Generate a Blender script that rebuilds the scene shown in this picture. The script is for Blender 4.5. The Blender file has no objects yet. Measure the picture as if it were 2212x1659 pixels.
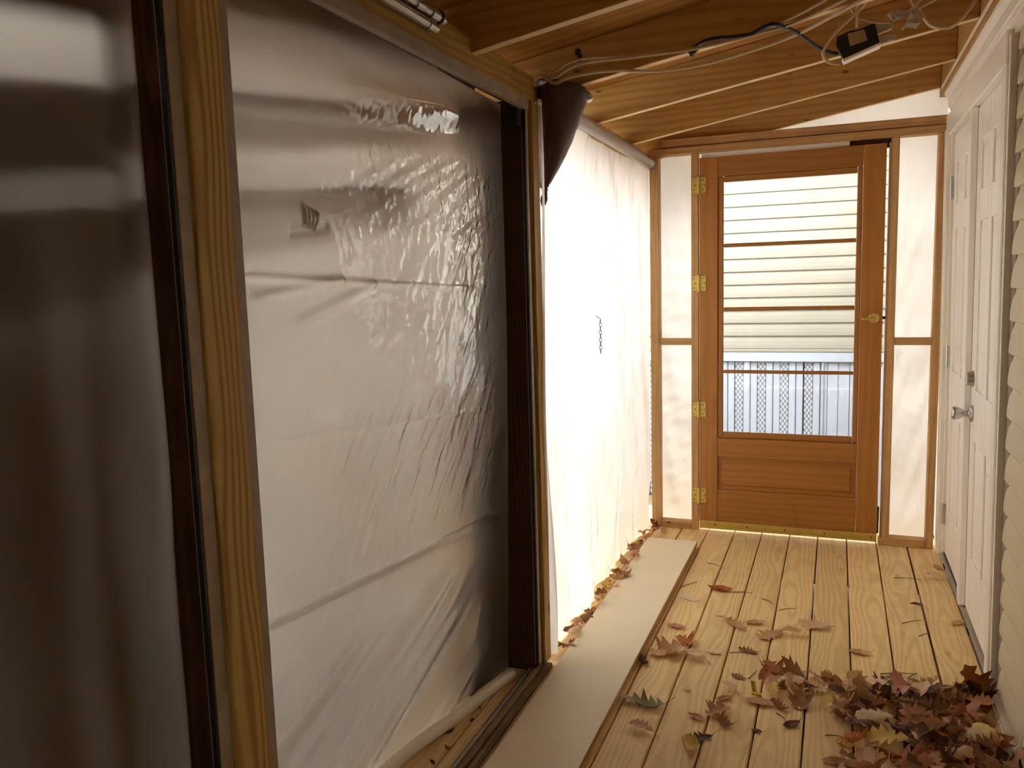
import bpy, bmesh, math, random
import numpy as np
from mathutils import Matrix, Vector

# ------------------------------------------------------------------ camera, sky, exposure
scene = bpy.context.scene
C = scene.collection
FPX = 1776.44
PITCH, ROLL, YAW = -0.123625, 0.029009, 0.377544
cam_d = bpy.data.cameras.new('camera')
cam = bpy.data.objects.new('camera', cam_d)
C.objects.link(cam)
cam_d.sensor_fit = 'HORIZONTAL'
cam_d.sensor_width = 36.0
cam_d.lens = FPX / 2212.0 * 36.0
cam_d.clip_start = 0.02
cam.matrix_world = (Matrix.Translation((0, 0, 1.42)) @ Matrix.Rotation(YAW, 4, 'Z') @ Matrix.Rotation(PITCH, 4, 'X')
                    @ Matrix.Rotation(ROLL, 4, 'Y') @ Matrix.Rotation(math.pi / 2, 4, 'X'))
scene.camera = cam

world = bpy.data.worlds.new('overcast_sky')
scene.world = world
world.use_nodes = True
bg = world.node_tree.nodes['Background']
bg.inputs[0].default_value = (0.965, 0.985, 1.0, 1)
bg.inputs[1].default_value = 6.5

vs = scene.view_settings
vs.view_transform = 'Standard'
vs.look = 'None'
vs.gamma = 1.0
vs.use_curve_mapping = False
vs.exposure = 1.42
scene.cycles.max_bounces = 10
scene.cycles.diffuse_bounces = 7
scene.cycles.glossy_bounces = 4
scene.cycles.transmission_bounces = 8
scene.cycles.transparent_max_bounces = 16
scene.cycles.use_denoising = True
scene.cycles.sample_clamp_indirect = 8.0
scene.cycles.caustics_reflective = False
scene.cycles.caustics_refractive = False

rnd = random.Random(7)


# ------------------------------------------------------------------ helpers
def lin(c):
    r = []
    for v in c:
        v /= 255.0
        r.append(v / 12.92 if v <= 0.04045 else ((v + 0.055) / 1.055) ** 2.4)
    return (*r, 1.0)


WO = {}          # world origin of each built object


class MB:
    def __init__(s):
        s.v = []
        s.f = []

    def add(s, vs_, fs):
        o = len(s.v)
        s.v += [tuple(p) for p in vs_]
        s.f += [tuple(i + o for i in f) for f in fs]
        return s

    def box(s, x0, x1, y0, y1, z0, z1, ch=0.0015):
        lo = (x0, y0, z0)
        hi = (x1, y1, z1)
        ch = min(ch, 0.45 * min(hi[i] - lo[i] for i in range(3)))
        idx = {}
        vs_ = []
        for sx in (0, 1):
            for sy in (0, 1):
                for sz in (0, 1):
                    sg = (sx, sy, sz)
                    for a in range(3):
                        p = []
                        for k in range(3):
                            e = hi[k] if sg[k] else lo[k]
                            if k != a:
                                e += -ch if sg[k] else ch
                            p.append(e)
                        idx[(sg, a)] = len(vs_)
                        vs_.append(p)
        fs = []
        for a in range(3):
            b, c = [k for k in range(3) if k != a]
            for sa in (0, 1):
                q = []
                for (sb, sc_) in ((0, 0), (1, 0), (1, 1), (0, 1)):
                    g = [0, 0, 0]
                    g[a] = sa
                    g[b] = sb
                    g[c] = sc_
                    q.append(idx[(tuple(g), a)])
                fs.append(q)
        for c in range(3):
            a, b = [k for k in range(3) if k != c]
            for sa in (0, 1):
                for sb in (0, 1):
                    g0 = [0, 0, 0]
                    g0[a] = sa
                    g0[b] = sb
                    g1 = list(g0)
                    g1[c] = 1
                    g0 = tuple(g0)
                    g1 = tuple(g1)
                    fs.append([idx[(g0, a)], idx[(g1, a)], idx[(g1, b)], idx[(g0, b)]])
        for sx in (0, 1):
            for sy in (0, 1):
                for sz in (0, 1):
                    fs.append([idx[((sx, sy, sz), a)] for a in range(3)])
        return s.add(vs_, fs)

    def prism(s, prof, a0, a1, axis='y', seg=1):
        """prof: closed list of 2D points; swept from a0 to a1 along axis."""
        n = len(prof)
        vs_ = []
        for k in range(seg + 1):
            a = a0 + (a1 - a0) * k / seg
            for (p, q) in prof:
                vs_.append({'y': (p, a, q), 'x': (a, p, q), 'z': (p, q, a)}[axis])
        fs = [list(range(n)), list(range(seg * n, seg * n + n))]
        for k in range(seg):
            for i in range(n):
                j = (i + 1) % n
                fs.append([k * n + i, k * n + j, (k + 1) * n + j, (k + 1) * n + i])
        return s.add(vs_, fs)

    def tube(s, pts, r, n=8, smooth=6, cap=True):
        P = [Vector(p) for p in pts]
        if smooth and len(P) > 2:
            Q = []
            for i in range(len(P) - 1):
                p0 = P[max(i - 1, 0)]
                p1 = P[i]
                p2 = P[i + 1]
                p3 = P[min(i + 2, len(P) - 1)]
                for k in range(smooth):
                    t = k / smooth
                    Q.append(0.5 * ((2 * p1) + (p2 - p0) * t + (2 * p0 - 5 * p1 + 4 * p2 - p3) * t * t
                                    + (3 * p1 - p0 - 3 * p2 + p3) * t ** 3))
            Q.append(P[-1])
            P = Q
        rr = r if callable(r) else (lambda t: r)
        up = Vector((0.13, 0.31, 0.94)).normalized()
        vs_ = []
        for i, p in enumerate(P):
            d = (P[min(i + 1, len(P) - 1)] - P[max(i - 1, 0)]).normalized()
            a = d.cross(up)
            if a.length < 1e-3:
                a = d.cross(Vector((1, 0, 0)))
            a.normalize()
            b = a.cross(d).normalized()
            R = rr(i / (len(P) - 1))
            for k in range(n):
                th = 2 * math.pi * k / n
                vs_.append(p + a * R * math.cos(th) + b * R * math.sin(th))
        fs = []
        for i in range(len(P) - 1):
            for k in range(n):
                j = (k + 1) % n
                fs.append([i * n + k, i * n + j, (i + 1) * n + j, (i + 1) * n + k])
        if cap:
            fs.append(list(range(n)))
            fs.append(list(range((len(P) - 1) * n, len(P) * n)))
        return s.add(vs_, fs)

    def lathe(s, prof, origin, axis, n=20):
        """prof: list of (radius, distance along axis)."""
        ax = Vector(axis).normalized()
        a = ax.cross(Vector((0.2, 0.3, 0.9))).normalized()
        b = ax.cross(a)
        o = Vector(origin)
        vs_ = []
        for (r, h) in prof:
            for k in range(n):
                th = 2 * math.pi * k / n
                vs_.append(o + ax * h + (a * math.cos(th) + b * math.sin(th)) * r)
        fs = []
        for i in range(len(prof) - 1):
            for k in range(n):
                j = (k + 1) % n
                fs.append([i * n + k, i * n + j, (i + 1) * n + j, (i + 1) * n + k])
        fs.append(list(range(n)))
        fs.append(list(range((len(prof) - 1) * n, len(prof) * n)))
        return s.add(vs_, fs)

    def grid(s, fn, nu, nv):
        vs_ = [fn(i / (nu - 1), j / (nv - 1)) for j in range(nv) for i in range(nu)]
        fs = [[j * nu + i, j * nu + i + 1, (j + 1) * nu + i + 1, (j + 1) * nu + i] for j in range(nv - 1) for i in range(nu - 1)]
        return s.add(vs_, fs)

    def build(s, name, mat, parent=None, origin=None, smooth=False, xf=None, recalc=True):
        vs_ = np.array(s.v, float)
        if xf:
            vs_ = np.array([xf(*p) for p in vs_], float)
        lo = vs_.min(0)
        hi = vs_.max(0)
        if origin is None:
            origin = ((lo[0] + hi[0]) / 2, (lo[1] + hi[1]) / 2, lo[2])
        origin = np.array(origin, float)
        me = bpy.data.meshes.new(name)
        me.from_pydata((vs_ - origin).tolist(), [], s.f)
        if recalc:
            bm = bmesh.new()
            bm.from_mesh(me)
            bmesh.ops.recalc_face_normals(bm, faces=bm.faces)
            bm.to_mesh(me)
            bm.free()
        if smooth:
            me.polygons.foreach_set('use_smooth', [True] * len(me.polygons))
        me.update()
        me.materials.append(mat)
        o = bpy.data.objects.new(name, me)
        C.objects.link(o)
        place(o, origin, parent)
        return o


def place(o, origin, parent):
    WO[o.name] = np.array(origin, float)
    if parent is not None:
        o.parent = parent
        o.location = np.array(origin) - WO[parent.name]
    else:
        o.location = origin


def empty(name, origin):
    o = bpy.data.objects.new(name, None)
    o.empty_display_size = 0.1
    C.objects.link(o)
    place(o, origin, None)
    return o


def tag(o, label, cat, group=None):
    o['label'] = label
    o['category'] = cat
    if group:
        o['group'] = group
    return o


def struct(o, label=None):
    o['kind'] = 'structure'
    if label:
        o['label'] = label
    return o


def bx(name, mat, parent, x0, x1, y0, y1, z0, z1, ch=0.0015, xf=None):
    return MB().box(x0, x1, y0, y1, z0, z1, ch).build(name, mat, parent, xf=xf)


# ------------------------------------------------------------------ materials
def new_mat(name):
    m = bpy.data.materials.new(name)
    m.use_nodes = True
    nt = m.node_tree
    for n in list(nt.nodes):
        nt.nodes.remove(n)
    out = nt.nodes.new('ShaderNodeOutputMaterial')
    return m, nt, out


def N(nt, typ, **kw):
    n = nt.nodes.new(typ)
    for k, v in kw.items():
        if k.startswith('i_'):
            key = k[2:]
            n.inputs[int(key) if key.isdigit() else key].default_value = v
        else:
            setattr(n, k, v)
    return n


def mixc(nt, fac, a, b, mode='MIX'):
    n = nt.nodes.new('ShaderNodeMix')
    n.data_type = 'RGBA'
    n.blend_type = mode
    for sock, val in ((n.inputs[0], fac), (n.inputs[6], a), (n.inputs[7], b)):
        if hasattr(val, 'links'):
            nt.links.new(val, sock)
        else:
            sock.default_value = val
    return n.outputs[2]


def ramp(nt, src, stops):
    r = nt.nodes.new('ShaderNodeValToRGB')
    e = r.color_ramp.elements
    while len(e) < len(stops):
        e.new(0.5)
    for i, (p, c) in enumerate(stops):
        e[i].position = p
        e[i].color = c if len(c) == 4 else (*c, 1)
    nt.links.new(src, r.inputs[0])
    return r.outputs[0]


def math_n(nt, op, a, b=0.0):
    n = nt.nodes.new('ShaderNodeMath')
    n.operation = op
    for sock, val in ((n.inputs[0], a), (n.inputs[1], b)):
        if hasattr(val, 'links'):
            nt.links.new(val, sock)
        else:
            sock.default_value = val
    return n.outputs[0]


def wood(name, light, dark, axis='y', ring=22.0, tilt=0.045, rough=0.6, knots=0.5, contrast=0.55, vary=0.18, grime=0.25,
         grime_col=(70, 55, 40), spec=0.25, depth=0.04):
    m, nt, out = new_mat(name)
    L = nt.links.new
    tc = N(nt, 'ShaderNodeTexCoord')
    oi = N(nt, 'ShaderNodeObjectInfo')
    rot = {'y': (0, 0, 0), 'x': (0, 0, math.pi / 2), 'z': (math.pi / 2, 0, 0)}[axis]
    mp = N(nt, 'ShaderNodeMapping')
    mp.inputs['Rotation'].default_value = rot
    L(tc.outputs['Object'], mp.inputs[0])
    # per-object offset, mostly along the grain
    off = N(nt, 'ShaderNodeCombineXYZ')
    L(math_n(nt, 'MULTIPLY', math_n(nt, 'SUBTRACT', math_n(nt, 'FRACT', math_n(nt, 'MULTIPLY', oi.outputs['Random'], 7.31)), 0.5), 0.10), off.inputs[0])
    L(math_n(nt, 'MULTIPLY', oi.outputs['Random'], 37.0), off.inputs[1])
    off.inputs[2].default_value = depth
    va = N(nt, 'ShaderNodeVectorMath', operation='ADD')
    L(mp.outputs[0], va.inputs[0])
    L(off.outputs[0], va.inputs[1])
    P = va.outputs[0]
    # slow warp
    mw = N(nt, 'ShaderNodeMapping')
    mw.inputs['Scale'].default_value = (5, 1.1, 5)
    L(P, mw.inputs[0])
    nw = N(nt, 'ShaderNodeTexNoise', i_Scale=1.0, i_Detail=2.0)
    L(mw.outputs[0], nw.inputs['Vector'])
    sub = N(nt, 'ShaderNodeVectorMath', operation='SUBTRACT')
    L(nw.outputs['Color'], sub.inputs[0])
    sub.inputs[1].default_value = (0.5, 0.5, 0.5)
    scl = N(nt, 'ShaderNodeVectorMath', operation='MULTIPLY')
    L(sub.outputs[0], scl.inputs[0])
    scl.inputs[1].default_value = (0.09, 0.0, 0.11)
    # rings only depend on coordinates across the grain, so strip the along coordinate
    flat = N(nt, 'ShaderNodeVectorMath', operation='MULTIPLY')
    L(P, flat.inputs[0])
    flat.inputs[1].default_value = (1, tilt * 0, 1)
    wp = N(nt, 'ShaderNodeVectorMath', operation='ADD')
    L(flat.outputs[0], wp.inputs[0])
    L(scl.outputs[0], wp.inputs[1])
    wv = N(nt, 'ShaderNodeTexWave', wave_type='RINGS', rings_direction='Y', i_Scale=ring, i_Distortion=0.6)
    wv.inputs['Detail'].default_value = 1.0
    wv.inputs['Detail Scale'].default_value = 1.0
    L(wp.outputs[0], wv.inputs['Vector'])
    # fine fibre
    mf = N(nt, 'ShaderNodeMapping')
    mf.inputs['Scale'].default_value = (260, 5, 260)
    L(P, mf.inputs[0])
    nf = N(nt, 'ShaderNodeTexNoise', i_Scale=1.0, i_Detail=3.0)
    L(mf.outputs[0], nf.inputs['Vector'])
    lo = lin(light)
    dk = lin(dark)
    ringf = ramp(nt, wv.outputs['Fac'], [(0.35, (0, 0, 0)), (0.92, (1, 1, 1))])
    fac = math_n(nt, 'MULTIPLY', ringf, contrast)
    col = mixc(nt, fac, lo, dk)
    col = mixc(nt, math_n(nt, 'MULTIPLY', math_n(nt, 'SUBTRACT', nf.outputs['Fac'], 0.35), 0.55), col, dk)
    # board to board tone
    tone = math_n(nt, 'ADD', math_n(nt, 'MULTIPLY', math_n(nt, 'SUBTRACT', oi.outputs['Random'], 0.5), 2 * vary), 1.0)
    hs = N(nt, 'ShaderNodeHueSaturation')
    L(tone, hs.inputs['Value'])
    L(col, hs.inputs['Color'])
    col = hs.outputs['Color']
    if knots > 0:
        mk = N(nt, 'ShaderNodeMapping')
        mk.inputs['Scale'].default_value = (11, 5.0, 11) if axis == 'x' else (7, 2.6, 7)
        L(P, mk.inputs[0])
        vk = N(nt, 'ShaderNodeTexVoronoi', i_Scale=1.0)
        L(mk.outputs[0], vk.inputs['Vector'])
        kf = ramp(nt, vk.outputs['Distance'], [(0.03, (1, 1, 1)), (0.10, (0, 0, 0))])
        col = mixc(nt, math_n(nt, 'MULTIPLY', kf, knots), col, lin([c * 0.35 for c in dark]))
    if grime > 0:
        ng = N(nt, 'ShaderNodeTexNoise', i_Scale=6.0, i_Detail=5.0)
        ng.inputs['Roughness'].default_value = 0.65
        L(P, ng.inputs['Vector'])
        gf = ramp(nt, ng.outputs['Fac'], [(0.48, (0, 0, 0)), (0.75, (1, 1, 1))])
        col = mixc(nt, math_n(nt, 'MULTIPLY', gf, grime), col, lin(grime_col))
    b = N(nt, 'ShaderNodeBsdfPrincipled')
    b.inputs['Roughness'].default_value = rough
    b.inputs['Specular IOR Level'].default_value = spec
    L(col, b.inputs['Base Color'])
    bp = N(nt, 'ShaderNodeBump')
    bp.inputs['Strength'].default_value = 0.25
    bp.inputs['Distance'].default_value = 0.001
    L(nf.outputs['Fac'], bp.inputs['Height'])
    L(bp.outputs[0], b.inputs['Normal'])
    L(b.outputs[0], out.inputs[0])
    return m


def plain(name, col, rough=0.5, metal=0.0, spec=0.5, mottle=0.12, mscale=8.0, mcol=None, bump=0.0, bscale=40.0):
    m, nt, out = new_mat(name)
    L = nt.links.new
    tc = N(nt, 'ShaderNodeTexCoord')
    n = N(nt, 'ShaderNodeTexNoise', i_Scale=mscale, i_Detail=5.0)
    n.inputs['Roughness'].default_value = 0.6
    L(tc.outputs['Object'], n.inputs['Vector'])
    c = lin(col)
    d = lin(mcol) if mcol else tuple(v * 0.6 for v in c[:3]) + (1,)
    f = ramp(nt, n.outputs['Fac'], [(0.4, (0, 0, 0)), (0.75, (1, 1, 1))])
    cc = mixc(nt, math_n(nt, 'MULTIPLY', f, mottle), c, d)
    b = N(nt, 'ShaderNodeBsdfPrincipled')
    b.inputs['Roughness'].default_value = rough
    b.inputs['Metallic'].default_value = metal
    b.inputs['Specular IOR Level'].default_value = spec
    L(cc, b.inputs['Base Color'])
    if bump:
        nb = N(nt, 'ShaderNodeTexNoise', i_Scale=bscale, i_Detail=4.0)
        L(tc.outputs['Object'], nb.inputs['Vector'])
        bp = N(nt, 'ShaderNodeBump')
        bp.inputs['Strength'].default_value = bump
        bp.inputs['Distance'].default_value = 0.003
        L(nb.outputs['Fac'], bp.inputs['Height'])
        L(bp.outputs[0], b.inputs['Normal'])
    L(b.outputs[0], out.inputs[0])
    return m


def sheet_mat(name, col=(244, 240, 234), trans=0.62, gloss=0.16, amount=1.0, dirt=0.15, bump=0.2, bscale=14.0):
    """milky polythene: diffuse + translucent under a glossy skin"""
    m, nt, out = new_mat(name)
    L = nt.links.new
    tc = N(nt, 'ShaderNodeTexCoord')
    n = N(nt, 'ShaderNodeTexNoise', i_Scale=2.2, i_Detail=6.0)
    L(tc.outputs['Object'], n.inputs['Vector'])
    f = ramp(nt, n.outputs['Fac'], [(0.45, (0, 0, 0)), (0.8, (1, 1, 1))])
    c = mixc(nt, math_n(nt, 'MULTIPLY', f, dirt), lin(col), lin([v * 0.8 for v in col]))
    nb = N(nt, 'ShaderNodeTexNoise', i_Scale=bscale, i_Detail=3.0)
    L(tc.outputs['Object'], nb.inputs['Vector'])
    bp = N(nt, 'ShaderNodeBump')
    bp.inputs['Strength'].default_value = bump
    bp.inputs['Distance'].default_value = 0.004
    L(nb.outputs['Fac'], bp.inputs['Height'])
    d = N(nt, 'ShaderNodeBsdfDiffuse')
    t = N(nt, 'ShaderNodeBsdfTranslucent')
    g = N(nt, 'ShaderNodeBsdfGlossy')
    g.inputs['Roughness'].default_value = gloss
    for x in (d, t):
        L(c, x.inputs['Color'])
    for x in (d, t, g):
        L(bp.outputs[0], x.inputs['Normal'])
    m1 = N(nt, 'ShaderNodeMixShader')
    m1.inputs[0].default_value = trans
    L(d.outputs[0], m1.inputs[1])
    L(t.outputs[0], m1.inputs[2])
    fr = N(nt, 'ShaderNodeFresnel')
    # a thin film reflects alike from both faces
    geo = N(nt, 'ShaderNodeNewGeometry')
    ior = N(nt, 'ShaderNodeMix')
    L(geo.outputs['Backfacing'], ior.inputs[0])
    ior.inputs[2].default_value = 1.5
    ior.inputs[3].default_value = 1 / 1.5
    L(ior.outputs[0], fr.inputs['IOR'])
    L(bp.outputs[0], fr.inputs['Normal'])
    m2 = N(nt, 'ShaderNodeMixShader')
    L(math_n(nt, 'MULTIPLY', fr.outputs[0], amount), m2.inputs[0])
    L(m1.outputs[0], m2.inputs[1])
    L(g.outputs[0], m2.inputs[2])
    L(m2.outputs[0], out.inputs[0])
    return m


def glass_mat(name):
    m, nt, out = new_mat(name)
    L = nt.links.new
    t = N(nt, 'ShaderNodeBsdfTransparent')
    t.inputs[0].default_value = (0.96, 0.97, 0.965, 1)
    g = N(nt, 'ShaderNodeBsdfGlossy')
    g.inputs['Roughness'].default_value = 0.03
    d = N(nt, 'ShaderNodeBsdfDiffuse')
    fr = N(nt, 'ShaderNodeFresnel')
    fr.inputs['IOR'].default_value = 1.45
    tc = N(nt, 'ShaderNodeTexCoord')
    n = N(nt, 'ShaderNodeTexNoise', i_Scale=3.0, i_Detail=4.0)
    L(tc.outputs['Object'], n.inputs['Vector'])
    f = ramp(nt, n.outputs['Fac'], [(0.45, (0, 0, 0)), (0.8, (1, 1, 1))])
    m0 = N(nt, 'ShaderNodeMixShader')
    L(math_n(nt, 'MULTIPLY', f, 0.12), m0.inputs[0])
    L(t.outputs[0], m0.inputs[1])
    L(d.outputs[0], m0.inputs[2])
    m1 = N(nt, 'ShaderNodeMixShader')
    L(fr.outputs[0], m1.inputs[0])
    L(m0.outputs[0], m1.inputs[1])
    L(g.outputs[0], m1.inputs[2])
    L(m1.outputs[0], out.inputs[0])
    return m


M = {}
M['deck'] = wood('deck_pine', (240, 210, 152), (182, 146, 92), 'y', ring=24, rough=0.55, knots=0.35, contrast=0.30, vary=0.08, grime=0.30, grime_col=(176, 148, 110))
M['rafter'] = wood('rafter_pine', (198, 154, 86), (142, 100, 46), 'x', ring=9, rough=0.6, knots=0.8, contrast=0.35, vary=0.10, grime=0.22, grime_col=(110, 70, 34))
M['rafter_edge'] = wood('rafter_lit_edge', (240, 216, 172), (206, 172, 120), 'x', ring=9, knots=0.3, contrast=0.25, vary=0.05, grime=0.2, grime_col=(180, 140, 96))  # bounce light on the rafter undersides put into a paler wood
M['sheath'] = wood('roof_plywood', (190, 140, 76), (140, 92, 42), 'x', ring=5, knots=0.5, contrast=0.4, grime=0.3, grime_col=(96, 64, 36))
M['beam'] = wood('beam_pine', (190, 158, 88), (138, 106, 54), 'y', ring=14, rough=0.6, knots=0.4, contrast=0.4, vary=0.08, grime=0.35, grime_col=(112, 90, 52))
M['post'] = wood('post_pine', (218, 190, 124), (158, 124, 66), 'z', ring=22, rough=0.5, knots=0.9, contrast=0.75, vary=0.08, grime=0.15, grime_col=(120, 90, 50))
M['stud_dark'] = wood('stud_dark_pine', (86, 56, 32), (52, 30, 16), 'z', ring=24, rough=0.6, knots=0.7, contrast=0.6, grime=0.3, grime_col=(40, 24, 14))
M['stud'] = wood('stud_spruce_upright', (206, 166, 112), (166, 124, 76), 'z', ring=12, knots=0.9, contrast=0.35, vary=0.08, grime=0.35, grime_col=(138, 98, 60))
M['plate'] = wood('stud_spruce_level', (198, 158, 104), (158, 116, 68), 'x', ring=12, knots=0.8, contrast=0.35, vary=0.08, grime=0.4, grime_col=(120, 92, 62))
M['door_v'] = wood('door_varnish_upright', (174, 118, 54), (140, 90, 38), 'z', ring=9, rough=0.42, knots=0.0, contrast=0.3, vary=0.05, grime=0.15, grime_col=(128, 88, 50), spec=0.4)
M['door_h'] = wood('door_varnish_level', (168, 114, 52), (134, 86, 36), 'x', ring=9, rough=0.42, knots=0.0, contrast=0.3, vary=0.06, grime=0.2, grime_col=(140, 100, 60), spec=0.4)
M['plank_side'] = wood('plank_edge', (196, 160, 110), (150, 112, 68), 'y', ring=14, knots=0.2, grime=0.3)
M['plank'] = plain('plank_cream_paint', (238, 226, 194), 0.5, mottle=0.14, mscale=3.0, mcol=(200, 180, 140))
M['sill'] = wood('sill_weathered', (150, 126, 88), (96, 74, 48), 'y', ring=10, knots=0.2, contrast=0.5, grime=0.7, grime_col=(50, 36, 24))
M['alu'] = plain('dull_aluminium', (172, 162, 146), 0.45, metal=0.1, mottle=0.5, mscale=12, mcol=(120, 108, 96))
M['bronze'] = plain('black_spline', (26, 26, 26), 0.45, mottle=0.2)
M['galv'] = plain('galvanised_steel', (186, 184, 178), 0.34, metal=0.8, mottle=0.3, mscale=30)
M['brass'] = plain('brass_plate', (214, 190, 104), 0.36, metal=0.75, mottle=0.25, mscale=25, mcol=(150, 120, 50))
M['screw'] = plain('screw_head', (96, 80, 46), 0.4, metal=0.8)
M['white_paint'] = plain('white_trim_paint', (244, 240, 228), 0.42, mottle=0.08, mscale=4, mcol=(206, 196, 174))
M['white_door'] = plain('white_door_paint', (248, 245, 238), 0.40, mottle=0.06, mscale=3, mcol=(214, 206, 190))
M['siding'] = plain('cream_vinyl', (216, 203, 172), 0.5, mottle=0.10, mscale=3, mcol=(176, 160, 126), bump=0.08, bscale=120)
M['siding_n'] = plain('neighbour_vinyl', (140, 134, 121), 0.5, mottle=0.08, mscale=2, mcol=(140, 132, 116))
M['skirt'] = plain('skirting_white', (162, 169, 182), 0.5, mottle=0.12, mscale=4, mcol=(150, 156, 166))
M['backing'] = plain('dark_backing', (70, 60, 50), 0.8)
M['j_dark'] = plain('channel_grey', (150, 140, 124), 0.5, mottle=0.3)
M['nickel'] = plain('satin_nickel', (196, 194, 190), 0.28, metal=0.9, mottle=0.1)
M['leather'] = plain('brown_vinyl', (84, 56, 45), 0.34, mottle=0.35, mscale=10, mcol=(36, 20, 16), bump=1.0, bscale=38)
M['cable'] = plain('cable_cream', (206, 190, 156), 0.5, mottle=0.3, mscale=20, mcol=(160, 136, 96))
M['black'] = plain('black_plastic', (14, 13, 12), 0.55, mottle=0.2)
M['label_beige'] = plain('rating_label', (168, 148, 112), 0.6, mottle=0.4, mscale=40, mcol=(110, 92, 64))
M['tape'] = plain('grey_tape', (182, 172, 158), 0.6, mottle=0.3, mscale=30)
M['steel_dark'] = plain('chain_steel', (130, 122, 112), 0.4, metal=0.7)
M['yellow'] = plain('yellow_wrapper', (232, 204, 40), 0.45, mottle=0.0)
M['ink'] = plain('black_print', (20, 18, 14), 0.6, mottle=0.0)
M['ground'] = plain('ground_soil', (150, 136, 112), 0.9, mottle=0.6, mscale=3, mcol=(104, 96, 66))
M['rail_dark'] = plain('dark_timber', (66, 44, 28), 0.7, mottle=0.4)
M['glass'] = glass_mat('window_glass')
M['sheet'] = sheet_mat('polythene_white', (228, 224, 218), trans=0.66, gloss=0.22, dirt=0.10, bump=0.03, bscale=6)
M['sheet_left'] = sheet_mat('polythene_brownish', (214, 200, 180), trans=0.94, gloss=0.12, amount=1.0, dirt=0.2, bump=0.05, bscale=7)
M['sheet_near'] = sheet_mat('polythene_cloudy', (216, 204, 187), trans=0.84, gloss=0.05, amount=2.4, dirt=0.18, bump=0.06, bscale=7)


def vent_mat():
    m, nt, out = new_mat('vent_perforated')
    L = nt.links.new
    tc = N(nt, 'ShaderNodeTexCoord')
    mp = N(nt, 'ShaderNodeMapping')
    mp.inputs['Scale'].default_value = (62, 1, 44)
    L(tc.outputs['Object'], mp.inputs[0])
    ck = N(nt, 'ShaderNodeTexVoronoi', i_Scale=1.0)
    ck.inputs['Randomness'].default_value = 0.0
    mp.inputs['Rotation'].default_value = (0, 0, 0)
    L(mp.outputs[0], ck.inputs['Vector'])
    ck2 = N(nt, 'ShaderNodeTexChecker', i_Scale=1.0)
    L(mp.outputs[0], ck2.inputs['Vector'])
    c = mixc(nt, ck2.outputs['Fac'], lin((168, 175, 188)), lin((112, 116, 122)))
    b = N(nt, 'ShaderNodeBsdfPrincipled')
    b.inputs['Roughness'].default_value = 0.5
    L(c, b.inputs['Base Color'])
    L(b.outputs[0], out.inputs[0])
    return m


M['vent'] = vent_mat()


def leaf_mat(name, a, b_, c_):
    m, nt, out = new_mat(name)
    L = nt.links.new
    tc = N(nt, 'ShaderNodeTexCoord')
    oi = N(nt, 'ShaderNodeObjectInfo')
    n = N(nt, 'ShaderNodeTexNoise', i_Scale=30.0, i_Detail=4.0)
    L(tc.outputs['Object'], n.inputs['Vector'])
    c = ramp(nt, oi.outputs['Random'], [(0.0, lin(a)), (0.5, lin(b_)), (1.0, lin(c_))])
    f = ramp(nt, n.outputs['Fac'], [(0.4, (0, 0, 0)), (0.75, (1, 1, 1))])
    c = mixc(nt, math_n(nt, 'MULTIPLY', f, 0.45), c, lin([v * 0.6 for v in b_]))
    b = N(nt, 'ShaderNodeBsdfPrincipled')
    b.inputs['Roughness'].default_value = 0.55
    b.inputs['Specular IOR Level'].default_value = 0.3
    L(c, b.inputs['Base Color'])
    t = N(nt, 'ShaderNodeBsdfTranslucent')
    L(c, t.inputs['Color'])
    mx = N(nt, 'ShaderNodeMixShader')
    mx.inputs[0].default_value = 0.18
    L(b.outputs[0], mx.inputs[1])
    L(t.outputs[0], mx.inputs[2])
    L(mx.outputs[0], out.inputs[0])
    return m


LM = {
    'tan': leaf_mat('leaf_tan', (210, 165, 120), (189, 142, 99), (223, 182, 137)),
    'pale': leaf_mat('leaf_pale', (240, 212, 174), (223, 189, 148), (244, 225, 191)),
    'pink': leaf_mat('leaf_pink', (212, 154, 127), (197, 137, 114), (225, 172, 144)),
    'brown': leaf_mat('leaf_brown', (174, 129, 84), (144, 99, 60), (195, 146, 99)),
    'rust': leaf_mat('leaf_rust', (182, 107, 52), (154, 84, 41), (202, 127, 67)),
    'dark': leaf_mat('leaf_dark', (114, 80, 54), (88, 58, 41), (133, 97, 67)),
    'yellow': leaf_mat('leaf_yellow', (240, 210, 120), (223, 189, 101), (244, 223, 144)),
    'green': leaf_mat('leaf_green', (135, 137, 95), (114, 120, 77), (163, 159, 110)),
    'crimson': leaf_mat('leaf_crimson', (148, 60, 47), (124, 47, 41), (169, 80, 60)),
}

# ------------------------------------------------------------------ setting: ground and deck floor
D = 4.565                      # front face of the far framed wall
SL = 0.165                     # roof slope (rises towards the house)


def roof_z(x):
    return 2.06 + SL * (x + 0.97)


gm = MB().grid(lambda u, v: (-9 + 18 * u, -4 + 16 * v, -0.42 + 0.02 * math.sin(9 * u) * math.cos(7 * v)), 30, 30)
struct(gm.build('ground', M['ground']), 'bare soil ground around the porch')

fl = MB()
for yy in (-1.2, -0.4, 0.4, 1.2, 2.0, 2.8, 3.6, 4.4, 4.9):
    fl.box(-1.45, 0.52, yy, yy + 0.038, -0.19, -0.03)
floor = struct(fl.build('floor', M['backing']), 'pale tan timber deck floor of long boards')
x = 0.3600
PITCHB = 0.1445
edges = []
xs = 0.3625
bx('deck_board', M['deck'], floor, 0.366, 0.503, -1.6, 5.0, -0.028, 0.0, ch=0.004)
for k in range(12):
    x1 = 0.3575 - k * PITCHB
    bx('deck_board', M['deck'], floor, x1 - PITCHB + 0.0055, x1, -1.6, 5.0, -0.028, 0.0, ch=0.004)


# ------------------------------------------------------------------ ceiling: plywood, rafters, ledger
def shear(x_, y_, z_):
    return (x_, y_, z_ + SL * (x_ + 0.97))


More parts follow.
